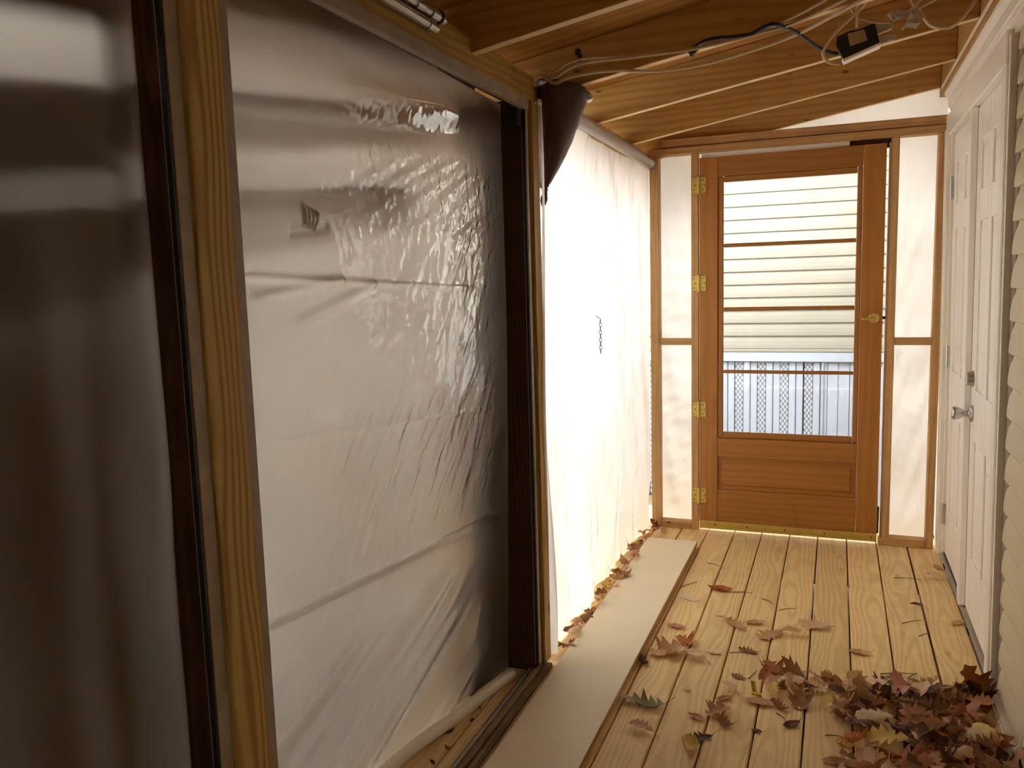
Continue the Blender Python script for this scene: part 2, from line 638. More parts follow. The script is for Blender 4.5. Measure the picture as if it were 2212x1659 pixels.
ceil = struct(MB().box(-1.42, 0.50, -1.7, 5.0, 2.06 + 0.14, 2.06 + 0.155).build('ceiling', M['sheath'], xf=shear), 'brown plywood roof deck above the rafters')
for yy in (-1.46, -0.85, -0.24, 0.37, 0.98, 1.59, 2.20, 2.81, 3.42, 4.03, 4.607):
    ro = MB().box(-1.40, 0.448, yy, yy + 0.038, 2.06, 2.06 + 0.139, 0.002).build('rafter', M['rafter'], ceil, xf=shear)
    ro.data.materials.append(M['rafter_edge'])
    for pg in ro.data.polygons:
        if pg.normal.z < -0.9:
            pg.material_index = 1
bx('ledger', M['rafter'], ceil, 0.449, 0.487, -1.7, 4.66, 2.255, 2.46)


# ------------------------------------------------------------------ right wall: house wall, siding, trim, white doors
def lean(x_, y_, z_):
    return (x_ + 0.009 - 0.0105 * z_, y_, z_)


wr = struct(MB().box(0.545, 0.66, -1.7, 6.75, -0.42, 2.7).build('wall_right', M['white_paint'], xf=lean), 'cream house wall with lapped siding beside the white doors')


def siding_profile(t=0.0):
    # (offset out of the wall, height): rounded dutch-lap course, 0.1016 high
    return [(0.0, 0.0), (0.017, 0.001), (0.0185, 0.006), (0.017, 0.03), (0.0125, 0.06), (0.006, 0.088), (0.003, 0.1035), (0.0, 0.1035)]


z = 0.035
k = 0
while z < 2.2:
    pr = [(0.5235 - o, z + h) for (o, h) in siding_profile()]
    MB().prism(pr, -1.65, 2.955, 'y').build('siding_board', M['siding'], wr, xf=lean)
    z += 0.1016
# channel beside the casing and starter strips at the floor
bx('corner_channel', M['j_dark'], wr, 0.515, 0.535, 2.945, 3.04, 0.0, 2.14, xf=lean)
bx('channel_lip', M['white_paint'], wr, 0.494, 0.516, 3.012, 3.034, 0.0, 2.13, xf=lean)
bx('starter_strip', M['white_paint'], wr, 0.492, 0.522, -1.65, 2.96, 0.012, 0.024, xf=lean)
bx('starter_strip', M['white_paint'], wr, 0.486, 0.522, -1.65, 2.96, 0.0, 0.008, xf=lean)

# crown moulding over the doors
crown = [(0.545, 2.13), (0.494, 2.13), (0.494, 2.172), (0.484, 2.176), (0.482, 2.186), (0.478, 2.19), (0.476, 2.226), (0.468, 2.238), (0.462, 2.244),
         (0.458, 2.262), (0.452, 2.268), (0.4475, 2.276), (0.4475, 2.292), (0.455, 2.300), (0.545, 2.300)]
struct(MB().prism(crown, -1.65, 4.56, 'y').build('trim_1', M['white_paint']), 'white crown moulding running above the white doors')
# door casing: jambs, head
t2 = empty('trim_2', (0.51, 3.8, 0))
struct(t2, 'white casing around the white double doors')
bx('casing', M['white_paint'], t2, 0.488, 0.54, 3.036, 3.105, 0.0, 2.08, 0.004, xf=lean)
bx('casing', M['white_paint'], t2, 0.480, 0.54, 4.475, 4.56, 0.0, 2.08, 0.004, xf=lean)
bx('head_casing', M['white_paint'], t2, 0.486, 0.54, 3.036, 4.56, 2.045, 2.15, 0.004, xf=lean)
bx('door_stop', M['white_paint'], t2, 0.500, 0.54, 4.455, 4.476, 0.0, 2.046, 0.002, xf=lean)
bx('threshold', M['alu'], t2, 0.497, 0.56, 3.10, 4.48, 0.0, 0.018, 0.002, xf=lean)


def panel_door(name, y0, y1, label):
    d = empty(name, (0.52, (y0 + y1) / 2, 0.02))
    struct(d, label)
    X0, X1 = 0.512, 0.548
    bx('door_slab', M['white_door'], d, X0 + 0.008, X1, y0, y1, 0.022, 2.04, 0.002, xf=lean)
    w = y1 - y0
    s = 0.115
    mid = (y0 + y1) / 2
    g = 0.032
    cols = [(y0 + s * 0.85, mid - g), (mid + g, y1 - s * 0.85)]
    rows = [(0.26, 0.735), (0.945, 1.60), (1.72, 1.905)]
    # face frame: stiles, mullion, rails proud of the slab
    def fr(n, a, b, c, e):
        bx(n, M['white_door'], d, X0, X0 + 0.009, a, b, c, e, 0.003, xf=lean)
    fr('door_stile', y0, cols[0][0], 0.022, 2.04)
    fr('door_stile', cols[1][1], y1, 0.022, 2.04)
    fr('door_mullion', cols[0][1], cols[1][0], 0.022, 2.04)
    zs = [0.022] + [v for r in rows for v in r] + [2.04]
    for q in range(0, len(zs), 2):
        for (a, b) in cols:
            fr('door_rail', a, b, zs[q], zs[q + 1])
    for (a, b) in cols:
        for (c, e) in rows:
            m_ = 0.016
            mb = MB()
            i = 0.026
            # raised field with sloping edges
            mb.add([(X0 + 0.0085, a + m_, c + m_), (X0 + 0.0085, b - m_, c + m_), (X0 + 0.0085, b - m_, e - m_), (X0 + 0.0085, a + m_, e - m_),
                    (X0 + 0.0015, a + m_ + i, c + m_ + i), (X0 + 0.0015, b - m_ - i, c + m_ + i), (X0 + 0.0015, b - m_ - i, e - m_ - i), (X0 + 0.0015, a + m_ + i, e - m_ - i)],
                   [(0, 1, 5, 4), (1, 2, 6, 5), (2, 3, 7, 6), (3, 0, 4, 7), (4, 5, 6, 7), (3, 2, 1, 0)])
            mb.build('door_panel', M['white_door'], d, xf=lean)
    return d


d2 = panel_door('door_2', 3.80, 4.452, 'white six-panel door leaf hinged at the far corner')
d3 = panel_door('door_3', 3.108, 3.745, 'white six-panel door leaf nearest the siding, with knob and deadbolt')
bx('astragal', M['white_door'], d2, 0.487, 0.512, 3.742, 3.80, 0.022, 2.045, 0.003, xf=lean)
bx('bottom_sweep', M['black'], d2, 0.508, 0.53, 3.75, 4.45, 0.018, 0.024, 0.001, xf=lean)
for zz in (0.22, 1.0, 1.80):
    h = MB().box(0.506, 0.512, 4.44, 4.475, zz - 0.05, zz + 0.05, 0.001)
    h.lathe([(0.007, -0.052), (0.0075, -0.05), (0.0075, 0.05), (0.007, 0.052)], (0.503, 4.458, zz), (0, 0, 1), 10)
    h.build('hinge', M['nickel'], d2, smooth=False, xf=lean)
kn = MB().lathe([(0.0, 0), (0.034, 0.0), (0.034, 0.006), (0.030, 0.010), (0.013, 0.014), (0.011, 0.030), (0.016, 0.036), (0.024, 0.052), (0.027, 0.064),
                 (0.0255, 0.072), (0.018, 0.076), (0.0, 0.077)], (0.514, 3.690, 0.845), (-1, 0, 0), 24)
kn.build('door_knob', M['nickel'], d3, smooth=True)
MB().lathe([(0.0, 0), (0.033, 0.0), (0.032, 0.004), (0.026, 0.022), (0.024, 0.026), (0.0, 0.027)], (0.512, 3.690, 0.985), (-1, 0, 0), 24).build('deadbolt', M['nickel'], d3)

# ------------------------------------------------------------------ left wall: studs, beam, window flanges, sill
wl = struct(empty('wall_left', (-0.99, 1.9, 0)), 'framed wall of studs, beam and sill carrying the plastic sheeting')
# near post
bx('post', M['post'], wl, -0.985, -0.966, 1.074, 1.162, 0.04, 2.03, 0.002)
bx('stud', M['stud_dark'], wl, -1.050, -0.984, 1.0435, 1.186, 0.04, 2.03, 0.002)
# beam along the top and end stud
bx('header_beam', M['beam'], wl, -1.035, -0.968, -1.6, 2.722, 2.018, 2.105, 0.003)
bx('beam_cap', M['beam'], wl, -1.03, -0.975, 2.724, 4.56, 2.03, 2.085, 0.003)
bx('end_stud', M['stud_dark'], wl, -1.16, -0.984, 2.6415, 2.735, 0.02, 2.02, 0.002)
bx('end_batten', M['post'], wl, -0.985, -0.966, 2.690, 2.752, 0.03, 2.018, 0.002)


# aluminium flanges round the two openings
def flange(n, x0, x1, y0, y1, z0, z1):
    bx(n, M['alu'], wl, x0, x1, y0, y1, z0, z1, 0.001)


flange('flange_strip', -0.983, -0.972, 1.043, 1.073, 0.05, 2.0)
flange('flange_strip', -0.983, -0.972, 1.163, 1.190, 0.05, 2.0)
flange('flange_strip', -0.983, -0.972, 2.642, 2.660, 0.05, 2.0)
flange('flange_strip', -0.986, -0.966, 1.19, 2.66, 1.985, 2.019)
flange('flange_strip', -0.986, -0.966, -1.6, 1.043, 1.985, 2.019)
for (a, b) in ((1.192, 2.642), (-1.6, 1.041)):
    bx('spline', M['bronze'], wl, -1.000, -0.9845, a, b, 1.988, 2.002, 0.001)
for yy in (1.036, 2.634):
    bx('spline', M['bronze'], wl, -0.9835, -0.9735, yy, yy + 0.0068, 0.05, 1.99, 0.001)
flange('spline_lip', -0.987, -0.984, 1.0375, 1.0425, 0.05, 1.99)
flange('spline_lip', -0.987, -0.984, 2.6355, 2.6405, 0.05, 1.99)
bx('corner_bracket', M['bronze'], wl, -1.03, -0.984, 2.600, 2.649, 1.93, 1.984, 0.002)
# sill with grooves
bx('sill_board', M['sill'], wl, -1.030, -0.955, -1.6, 2.735, 0.0, 0.018, 0.003)
bx('sill_rail', M['sill'], wl, -0.996, -0.978, -1.6, 2.70, 0.018, 0.034, 0.002)
bx('sill_rail', M['alu'], wl, -1.014, -1.004, -1.6, 2.70, 0.018, 0.030, 0.001)
bx('sill_rail', M['sill'], wl, -0.972, -0.958, -1.6, 2.70, 0.018, 0.026, 0.002)

# wall behind the camera closes the porch
wn = struct(MB().box(-1.05, 0.52, -1.68, -1.64, 0.0, 2.3).build('wall_near', M['white_paint']), 'pale wall closing the porch behind the viewer')

# ------------------------------------------------------------------ far wall: framing, plastic, wooden door
wf = struct(empty('wall_far', (-0.24, D, 0)), 'spruce framed end wall around the wooden door')
YB = D + 0.07
bx('stud', M['stud'], wf, -0.967, -0.918, D, YB, 0.0, 2.072, 0.002)
bx('stud', M['stud'], wf, -0.742, -0.703, D, YB, 0.0, 2.072, 0.002)
bx('stud', M['stud'], wf, 0.238, 0.274, D, YB, 0.04, 2.072, 0.002)
bx('stud', M['stud'], wf, 0.444, 0.480, D - 0.004, YB, 0.0, 2.072, 0.002)
bx('bottom_plate', M['plate'], wf, -0.917, -0.743, D, YB, 0.0, 0.038, 0.002)
bx('bottom_plate', M['plate'], wf, 0.222, 0.443, D - 0.004, YB, 0.0, 0.040, 0.002)
bx('head_plate', M['plate'], wf, -0.967, 0.480, D - 0.002, YB, 2.073, 2.111, 0.002)
bx('top_plate', M['plate'], wf, -0.90, 0.484, D + 0.010, YB, 2.116, 2.158, 0.002)
bx('mid_rail', M['plate'], wf, -0.917, -0.743, D + 0.004, YB, 1.045, 1.080, 0.002)
bx('mid_rail', M['plate'], wf, 0.275, 0.443, D + 0.002, YB, 1.046, 1.082, 0.002)
bx('stop_strip', M['stud_dark'], wf, 0.0, 0.236, D + 0.036, YB, 2.03, 2.072, 0.001)
bx('weather_strip', M['white_paint'], wf, -0.690, 0.045, D + 0.012, D + 0.034, 2.050, 2.072, 0.001)
bx('doorstop_strip', M['white_paint'], wf, 0.2285, 0.2372, D + 0.02, YB, 0.02, 2.05, 0.001)

d1 = struct(empty('door_1', (-0.24, D + 0.02, 0.05)), 'amber varnished wooden screen door with four glass panes')
y0, y1 = D - 0.003, D + 0.034
bx('door_stile', M['door_v'], d1, -0.697, -0.601, y0, y1, 0.05, 2.046, 0.002)
bx('door_stile', M['door_v'], d1, 0.112, 0.216, y0, y1, 0.05, 2.046, 0.002)
bx('top_rail', M['door_h'], d1, -0.600, 0.111, y0 + 0.001, y1, 1.944, 2.046, 0.002)
bx('lock_rail', M['door_h'], d1, -0.600, 0.111, y0 + 0.001, y1, 0.428, 0.532, 0.003)
bx('bottom_rail', M['door_h'], d1, -0.600, 0.111, y0 + 0.001, y1, 0.05, 0.240, 0.003)
# glazing bead (stepped in)
yb = y0 + 0.009
bx('glazing_bead', M['door_v'], d1, -0.600, -0.572, yb, y1 - 0.004, 0.533, 1.943, 0.004)
bx('glazing_bead', M['door_v'], d1, 0.086, 0.111, yb, y1 - 0.004, 0.533, 1.943, 0.004)
bx('glazing_bead', M['door_h'], d1, -0.571, 0.085, yb, y1 - 0.004, 1.912, 1.943, 0.004)
bx('glazing_bead', M['door_h'], d1, -0.571, 0.085, yb, y1 - 0.004, 0.533, 0.566, 0.004)
mz = (0.900, 1.240, 1.580)
for zz in mz:
    bx('muntin', M['door_h'], d1, -0.571, 0.085, yb + 0.002, y1 - 0.006, zz - 0.009, zz + 0.009, 0.004)
zz = [0.566] + [v for q in mz for v in (q - 0.009, q + 0.009)] + [1.912]
for q in range(0, 8, 2):
    bx('glass_pane', M['glass'], d1, -0.5715, 0.0855, y0 + 0.019, y0 + 0.022, zz[q], zz[q + 1], 0.0005)
# lower raised panel
pm = MB()
a, b, c, e = -0.600, 0.111, 0.240, 0.428
bx('panel_back', M['door_h'], d1, a, b, y0 + 0.016, y1 - 0.008, c, e, 0.001)
i1, i2 = 0.022, 0.034
pm.add([(a + i1, y0 + 0.0155, c + i1), (b - i1, y0 + 0.0155, c + i1), (b - i1, y0 + 0.0155, e - i1), (a + i1, y0 + 0.0155, e - i1),
        (a + i2, y0 + 0.006, c + i2), (b - i2, y0 + 0.006, c + i2), (b - i2, y0 + 0.006, e - i2), (a + i2, y0 + 0.006, e - i2)],
       [(0, 1, 5, 4), (1, 2, 6, 5), (2, 3, 7, 6), (3, 0, 4, 7), (4, 5, 6, 7), (3, 2, 1, 0)])
pm.build('raised_panel', M['door_h'], d1)
ks = bx('kick_strip', M['brass'], d1, -0.694, 0.215, D - 0.010, D - 0.0035, 0.026, 0.060, 0.002)
ks['label'] = 'brass strip along the door bottom'
bx('sweep_lip', M['brass'], d1, -0.694, 0.215, D - 0.016, D - 0.0105, 0.018, 0.030, 0.002)
for xx in (-0.61, -0.44, -0.24, -0.04, 0.19):
    MB().lathe([(0.0, 0), (0.0045, 0), (0.003, 0.0015), (0.0, 0.0016)], (xx, D - 0.010, 0.040), (0, -1, 0), 8).build('screw', M['screw'], ks)
for zz in (0.203, 0.690, 1.383, 1.905):
    hm = bx('hinge', M['brass'], d1, -0.694, -0.662, D - 0.0065, D - 0.003, zz - 0.042, zz + 0.042, 0.001)
    bx('hinge_leaf', M['brass'], hm, -0.736, -0.706, D - 0.0035, D - 0.0005, zz - 0.040, zz + 0.040, 0.001)
    MB().lathe([(0.0, -0.047), (0.008, -0.046), (0.0095, -0.043), (0.0095, 0.043), (0.008, 0.046), (0.0, 0.047)], (-0.700, D - 0.010, zz), (0, 0, 1), 12).build('hinge_barrel', M['brass'], hm, smooth=False)
    for sx in (-0.724, -0.674):
        for sz in (-0.026, 0.0, 0.026):
            MB().lathe([(0.0, 0), (0.0035, 0), (0.0025, 0.001), (0.0, 0.0012)], (sx + 0.004 * (1 if sz == 0 else -1), D - 0.0066 if sx > -0.7 else D - 0.0036, zz + sz), (0, -1, 0), 8).build('screw', M['screw'], hm)
kn = MB().lathe([(0.0, 0), (0.027, 0), (0.027, 0.004), (0.022, 0.009), (0.012, 0.012), (0.010, 0.028), (0.0, 0.029)], (0.176, D - 0.003, 1.185), (0, -1, 0), 24).build('lever_handle', M['brass'], d1)
MB().tube([(0.176, D - 0.028, 1.185), (0.155, D - 0.033, 1.184), (0.118, D - 0.032, 1.182)], lambda t: 0.0075 - 0.002 * t, 10, 4).build('lever', M['brass'], kn, smooth=True)
bx('latch', M['black'], d1, 0.2162, 0.230, D + 0.004, D + 0.018, 1.178, 1.192, 0.001)
bx('edge_bumper', M['black'], d1, 0.2163, 0.224, D + 0.004, D + 0.03, 0.06, 0.20, 0.001)


# ------------------------------------------------------------------ plastic sheets
def nz(y_, z_, seed, n=6, f0=1.0, lac=1.9, aniso=(1, 1)):
    r = random.Random(seed)
    s = 0.0
    a = 1.0
    f = f0
    for _ in range(n):
        th = r.uniform(0, math.pi * 2)
        ph = r.uniform(0, 6.28)
        s += a * math.sin(2 * math.pi * f * (math.cos(th) * y_ * aniso[0] + math.sin(th) * z_ * aniso[1]) + ph)
        a *= 0.62
        f *= lac
    return s


class NZ:
    def __init__(s, seed, n=8, f0=1.0, lac=1.6, gain=0.7, spread=3.1416, dirn=0.0):
        r = random.Random(seed)
        s.t = []
        a = 1.0
        f = f0
        for _ in range(n):
            th = dirn + r.uniform(-spread, spread)
            s.t.append((a, f * math.cos(th) * 6.2832, f * math.sin(th) * 6.2832, r.uniform(0, 6.28)))
            a *= gain
            f *= lac

    def __call__(s, y_, z_):
        return sum(a * np.sin(fy * y_ + fz * z_ + p) for a, fy, fz, p in s.t)


def sstep(a, b, x_):
    t = np.clip((x_ - a) / (b - a), 0, 1)
    return t * t * (3 - 2 * t)


def sheet(name, fn, nu, nv, mat, label, group=None):
    """fn(U, V) -> X, Y, Z arrays on a grid"""
    U, V = np.meshgrid(np.linspace(0, 1, nu), np.linspace(0, 1, nv))
    X, Y, Z = fn(U, V)
    vs_ = np.stack([X.ravel(), Y.ravel(), Z.ravel()], 1)
    j, i = np.meshgrid(np.arange(nv - 1), np.arange(nu - 1), indexing='ij')
    q = (j * nu + i).ravel()
    fs = np.stack([q, q + 1, q + nu + 1, q + nu], 1)
    mb = MB()
    mb.v = vs_.tolist()
    mb.f = fs.tolist()
    o = mb.build(name, mat, smooth=True, recalc=False)
    tag(o, label, 'plastic sheet', group)
    return o


def ridge(Y, Z, p, q, w, amp, fade=0.1):
    """a pressed crease along segment p-q (y,z)"""
    py, pz = p
    qy, qz = q
    dy, dz = qy - py, qz - pz
    Ln = math.hypot(dy, dz)
    t = ((Y - py) * dy + (Z - pz) * dz) / (Ln * Ln)
    d = ((Y - py) * dz - (Z - pz) * dy) / Ln
    m_ = sstep(-fade, 0.0, t) * (1 - sstep(1.0, 1.0 + fade, t))
    return amp * m_ * np.exp(-(d / w) ** 2)


n_big = NZ(11, 6, 0.5, 1.5, 0.6)
n_wr = NZ(12, 12, 5.0, 1.28, 0.82, spread=0.30, dirn=-0.55)
n_fine = NZ(13, 14, 9.0, 1.22, 0.85, spread=0.9, dirn=-0.3)
n_diag = NZ(14, 6, 2.6, 1.35, 0.75, spread=0.12, dirn=-1.0)
n_mask = NZ(15, 6, 1.2, 1.5, 0.7)


def near_sheet(U, V):
    Y = 1.150 + U * (2.665 - 1.150)
    Z = 2.01 - V * (2.01 - 0.012)
    off = 0.010 * n_big(Y, Z) * np.sin(np.pi * U) ** 0.5
    off = off - 0.02 * np.sin(np.pi * U) * np.sin(np.pi * V)
    # sloping folds under the beam
    c = Z - (1.83 + 0.105 * (Y - 1.27))
    off = off + 0.012 * np.exp(-(c / 0.05) ** 2) - 0.010 * np.exp(-((c + 0.085) / 0.035) ** 2)
    c = Z - (1.60 + 0.085 * (Y - 1.27))
    off = off - 0.008 * np.exp(-(c / 0.035) ** 2) * (1 - sstep(1.75, 1.95, Y))
    # pressed fold lines
    off = off + ridge(Y, Z, (1.20, 1.446), (2.3, 1.405), 0.007, 0.0045)
    off = off + ridge(Y, Z, (1.2, 1.120), (2.5, 1.0), 0.005, 0.003)
    off = off + ridge(Y, Z, (1.2, 0.690), (2.5, 0.62), 0.007, -0.008)
    off = off + ridge(Y, Z, (1.30, 1.40), (1.60, 1.435), 0.012, 0.006) + ridge(Y, Z, (1.45, 1.35), (1.75, 1.42), 0.012, 0.005)
    # small gathered tuck
    for kk in range(4):
        off = off + ridge(Y, Z, (1.474 + 0.014 * kk, 1.556 - 0.004 * kk), (1.476 + 0.014 * kk, 1.590 - 0.004 * kk), 0.004, 0.010, 0.3)
    off = off - ridge(Y, Z, (1.43, 1.535), (1.56, 1.55), 0.010, 0.008)
    # crinkles towards the end stud
    mk = sstep(1.75, 2.25, Y) * (1 - sstep(1.55, 1.7, Z)) * sstep(0.55, 0.95, Z) * (0.6 + 0.4 * np.tanh(n_mask(Y, Z)))
    off = off + mk * (0.0016 * n_wr(Y, Z) - 0.0016 * np.abs(np.tanh(0.9 * n_fine(Y, Z))) + 0.0006 * n_fine(Y, Z))
    mk2 = sstep(1.5, 1.8, Y) * (1 - sstep(1.05, 1.15, Z)) * sstep(0.6, 0.85, Z)
    off = off + mk2 * 0.0012 * n_wr(Y * 1.3 + 1, Z)
    mk3 = sstep(1.6, 1.8, Y) * sstep(1.5, 1.6, Z) * (1 - sstep(1.74, 1.8, Z))
    off = off + mk3 * 0.0012 * n_fine(Y, Z * 2.0)
    # diagonal drags at the bottom
    off = off + (1 - sstep(0.35, 0.6, Z)) * 0.006 * n_diag(Y, Z) * (1 - sstep(0.75, 0.95, U))
    off = off + 0.00012 * n_fine(Y, Z)
    # bottom billows out and lies on the boards
    low = 1 - np.clip(Z / 1.3, 0, 1)
    bow = (0.03 + 0.30 * (2.665 - Y) / 1.5 * 1.0) * low ** 1.2 * sstep(0, 0.12, U)
    X = -1.036 - 0.024 * sstep(0.5, 1.0, U) + (off - 0.004) * sstep(0, 0.03, U) * (1 - sstep(0.9, 1, U)) * sstep(0, 0.05, V) - bow
    return X, Y, Z


s1 = sheet('plastic_sheet', near_sheet, 330, 360, M['sheet_near'], 'cloudy wrinkled plastic sheet in the opening right of the yellow post')
# rolled hem lying on the deck
hem = MB()
hp = []
for k in range(18):
    y_ = 1.20 + k * (2.60 - 1.20) / 17
    bow = 0.03 + 0.30 * (2.665 - y_) / 1.5 * min(1, k / 2.5)
    hp.append((-1.034 - bow + 0.012, y_, 0.022 + 0.003 * math.sin(k * 1.3)))
hem.tube(hp, 0.021, 12, 3)
hem.build('rolled_hem', M['white_paint'], s1, smooth=True)

n_l = NZ(21, 6, 0.8, 1.5, 0.6)


def left_pane(U, V):
    Y = -1.58 + U * (1.075 + 1.58)
    Z = 2.01 - V * (2.01 - 0.012)
    off = 0.005 * n_l(Y, Z)
    off = off + ridge(Y, Z, (0.3, 1.41), (0.93, 1.435), 0.008, 0.005)
    off = off + 0.002 * np.sin((Y) * 40) * sstep(0.7, 0.9, Y) * (1 - sstep(1.3, 1.7, Z))
    low = 1 - sstep(0.0, 0.5, Z)
    X = -1.036 + off * (1 - sstep(0.98, 1, U)) - 0.06 * low
    return X, Y, Z


sheet('plastic_sheet', left_pane, 160, 120, M['sheet_left'], 'dim brownish plastic sheet at far left of the yellow post')

n_v = NZ(31, 7, 1.6, 1.4, 0.7, spread=0.12, dirn=0.0)
n_v2 = NZ(32, 8, 1.0, 1.6, 0.6)


def far_left(U, V):
    Y = 2.775 + U * (4.60 - 2.775)
    top = 2.055 - 0.015 * U
    Z = top - V * (top - 0.006)
    off = 0.006 * n_v(Y, Z * 0.3) * (0.3 + V) + 0.008 * n_v2(Y, Z)
    off = off + ridge(Y, Z, (2.8, 1.33), (4.5, 1.40), 0.006, 0.004)
    off = off + ridge(Y, Z, (4.2, 1.40), (4.25, 0.7), 0.012, -0.01) + ridge(Y, Z, (4.42, 1.7), (4.5, 0.3), 0.02, 0.018)
    off = off + ridge(Y, Z, (3.45, 1.10), (3.47, 0.1), 0.03, 0.015)
    low = 1 - sstep(0.0, 0.35, Z)
    off = off + 0.014 * np.sin(Y * 17 + 1.0) * low
    curl = sstep(4.45, 4.6, Y) * (1 - sstep(0.05, 0.30, Z))
    X = -1.000 + 0.022 * sstep(4.3, 4.55, Y) + off * (0.25 + 0.75 * np.sin(np.pi * np.clip(U, 0, 1)) ** 0.4) - 0.05 * curl
    return X, Y, Z


s3 = sheet('plastic_sheet', far_left, 220, 240, M['sheet'], 'bright white plastic sheet hung along the wall from post to end wall')
MB().tube([(-0.972, 2.80, 2.050), (-0.966, 3.35, 2.050), (-0.962, 3.9, 2.046), (-0.960, 4.3, 2.040), (-0.958, 4.555, 2.030)], 0.030, 14, 4).build('rolled_top', M['sheet'], s3, smooth=True)


def strip(U, V):
    Y = 2.735 + 0.055 * U + 0.012 * np.sin(V * 9)
    Z = 2.035 - V * 2.0
    X = -0.962 + 0.010 * np.sin(U * 5 + V * 4) + 0.012 * np.sin(V * 7 + 1) * U - 0.01 * U
    return X, Y, Z


sheet('plastic_sheet', strip, 24, 120, M['sheet'], 'narrow loose plastic flap hanging beside the dark end stud')


def flat_sheet(x0, x1, z0, z1, seed, amp=0.006):
    nn = NZ(seed, 8, 1.3, 1.6, 0.65)

    def f(U, V):
        X = x0 + U * (x1 - x0)
        Z = z1 - V * (z1 - z0)
        e = np.minimum(np.minimum(U, 1 - U), np.minimum(V, 1 - V))
        Y = YB + 0.012 + amp * nn(X * 2.0, Z) * sstep(0, 0.08, e) + 0.002 * 0
        return X, Y, Z
    return f


sheet('plastic_sheet', flat_sheet(-0.965, -0.705, 0.0, 2.09, 41), 50, 240, M['sheet'], 'tall narrow plastic panel left of the wooden door')
sheet('plastic_sheet', flat_sheet(0.240, 0.478, 0.0, 2.09, 42), 50, 240, M['sheet'], 'tall narrow plastic panel right of the wooden door')


def gable(U, V):
    X = -0.95 + U * 1.44
    zt = roof_z(X) + 0.13
    Z = zt - V * (zt - 2.115)
    Y = YB + 0.016 + 0.004 * np.sin(X * 14 + Z * 9)
    return X, Y, Z


sheet('plastic_sheet', gable, 80, 24, M['sheet'], 'triangular plastic sheet above the door header')

# ------------------------------------------------------------------ outside
# blurred timber outside the near sheet
dr = empty('deck_railing', (-1.13, 0.95, 0))
tag(dr, 'dark slanting rails and post showing blurred through the near plastic', 'railing')


def rail(pA, pB, hh, x_=-1.088):
    (ya, za), (yb_, zb) = pA, pB
    prof = []
    mb = MB()
    mb.add([(x_, ya, za - hh), (x_ - 0.03, ya, za - hh), (x_ - 0.03, ya, za + hh), (x_, ya, za + hh),
            (x_, yb_, zb - hh), (x_ - 0.03, yb_, zb - hh), (x_ - 0.03, yb_, zb + hh), (x_, yb_, zb + hh)],
           [(0, 1, 2, 3), (7, 6, 5, 4), (0, 4, 5, 1), (1, 5, 6, 2), (2, 6, 7, 3), (3, 7, 4, 0)])
    mb.build('rail', M['rail_dark'], dr)


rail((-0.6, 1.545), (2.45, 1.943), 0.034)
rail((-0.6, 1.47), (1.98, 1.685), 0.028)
rail((-0.6, 1.76), (2.45, 2.10), 0.05, -1.095)  # top rail added to darken the sheet just below the beam
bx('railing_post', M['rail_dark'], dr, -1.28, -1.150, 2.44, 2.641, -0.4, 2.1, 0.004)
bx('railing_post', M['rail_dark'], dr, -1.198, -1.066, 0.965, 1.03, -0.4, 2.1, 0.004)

# unseen blocker wall added close to the porch on the left, keeps the near panes dim
sh = empty('pane_blocker', (-1.9, -0.5, -0.42))
tag(sh, 'added dark timber blocker dimming the plastic at far left', 'light blocker')
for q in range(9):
    bx('pane_blocker_board', M['rail_dark'], sh, -1.40, -1.36, -2.94 + q * 0.44, -2.94 + q * 0.44 + 0.439, -0.42, 1.965, 0.004)
bx('pane_blocker_roof', M['rail_dark'], sh, -3.4, -1.36, -2.94, 1.02, 1.97, 2.0, 0.004)
bx('pane_blocker_return', M['rail_dark'], sh, -1.36, -1.20, 0.985, 1.02, -0.42, 1.965, 0.004)
M['light_blocker'] = wood('sheet_blocker_timber', (128, 102, 74), (92, 68, 46), 'z', ring=8, knots=0.4)
fn = empty('sheet_blocker', (-2.1, 3.0, -0.42))  # unseen board row, added to dim the left plastic sheets
tag(fn, 'added unseen timber boards dimming the left plastic sheets', 'light_blocker')
for q in range(11):
    bx('sheet_blocker_board', M['light_blocker'], fn, -1.56, -1.54, 0.98 + q * 0.15, 0.98 + q * 0.15 + 0.145, -0.42, 2.2, 0.003)
for q in range(20):
    bx('sheet_blocker_board', M['light_blocker'], fn, -2.32, -2.3, 2.65 + q * 0.2, 2.65 + q * 0.2 + 0.195, -0.42, 2.3, 0.003)

# neighbouring house
NY = 6.8
nb = empty('neighbour_house', (0, NY + 0.3, -0.42))
tag(nb, 'cream sided neighbouring house with white vented skirting behind the door glass', 'house')
bx('house_wall', M['backing'], nb, -5.0, 4.0, NY + 0.02, NY + 0.3, -0.42, 4.2)
z = 0.835
first = None
while z < 2.72:
    if first is None:
        pr = [(NY - o, z + h) for (o, h) in siding_profile()]
        first = MB().prism(pr, -4.0, 3.0, 'x').build('siding_board', M['siding_n'], nb)
        z_first = z
    else:
        o = first.copy()
        C.objects.link(o)
        o.parent = nb
        o.location = first.location + Vector((0, 0, z - z_first))
    z += 0.1016
bx('shading_eave', M['skirt'], nb, -4.0, 3.0, NY - 0.75, NY + 0.3, 2.80, 2.86, 0.004)  # unseen overhang and its front board, added to shade the siding below
bx('shading_fascia', M['skirt'], nb, -4.0, 3.0, NY - 0.78, NY - 0.752, 2.72, 2.90, 0.004)
bx('skirting_cap', M['skirt'], nb, -4.0, 3.0, NY - 0.045, NY + 0.02, 0.735, 0.812, 0.004)
bx('cap_lip', M['siding_n'], nb, -4.0, 3.0, NY - 0.05, NY + 0.02, 0.8125, 0.834, 0.003)
xs_ = [-1.60, -1.42, -1.245, -1.07, -0.898, -0.722, -0.548, -0.376, -0.196]
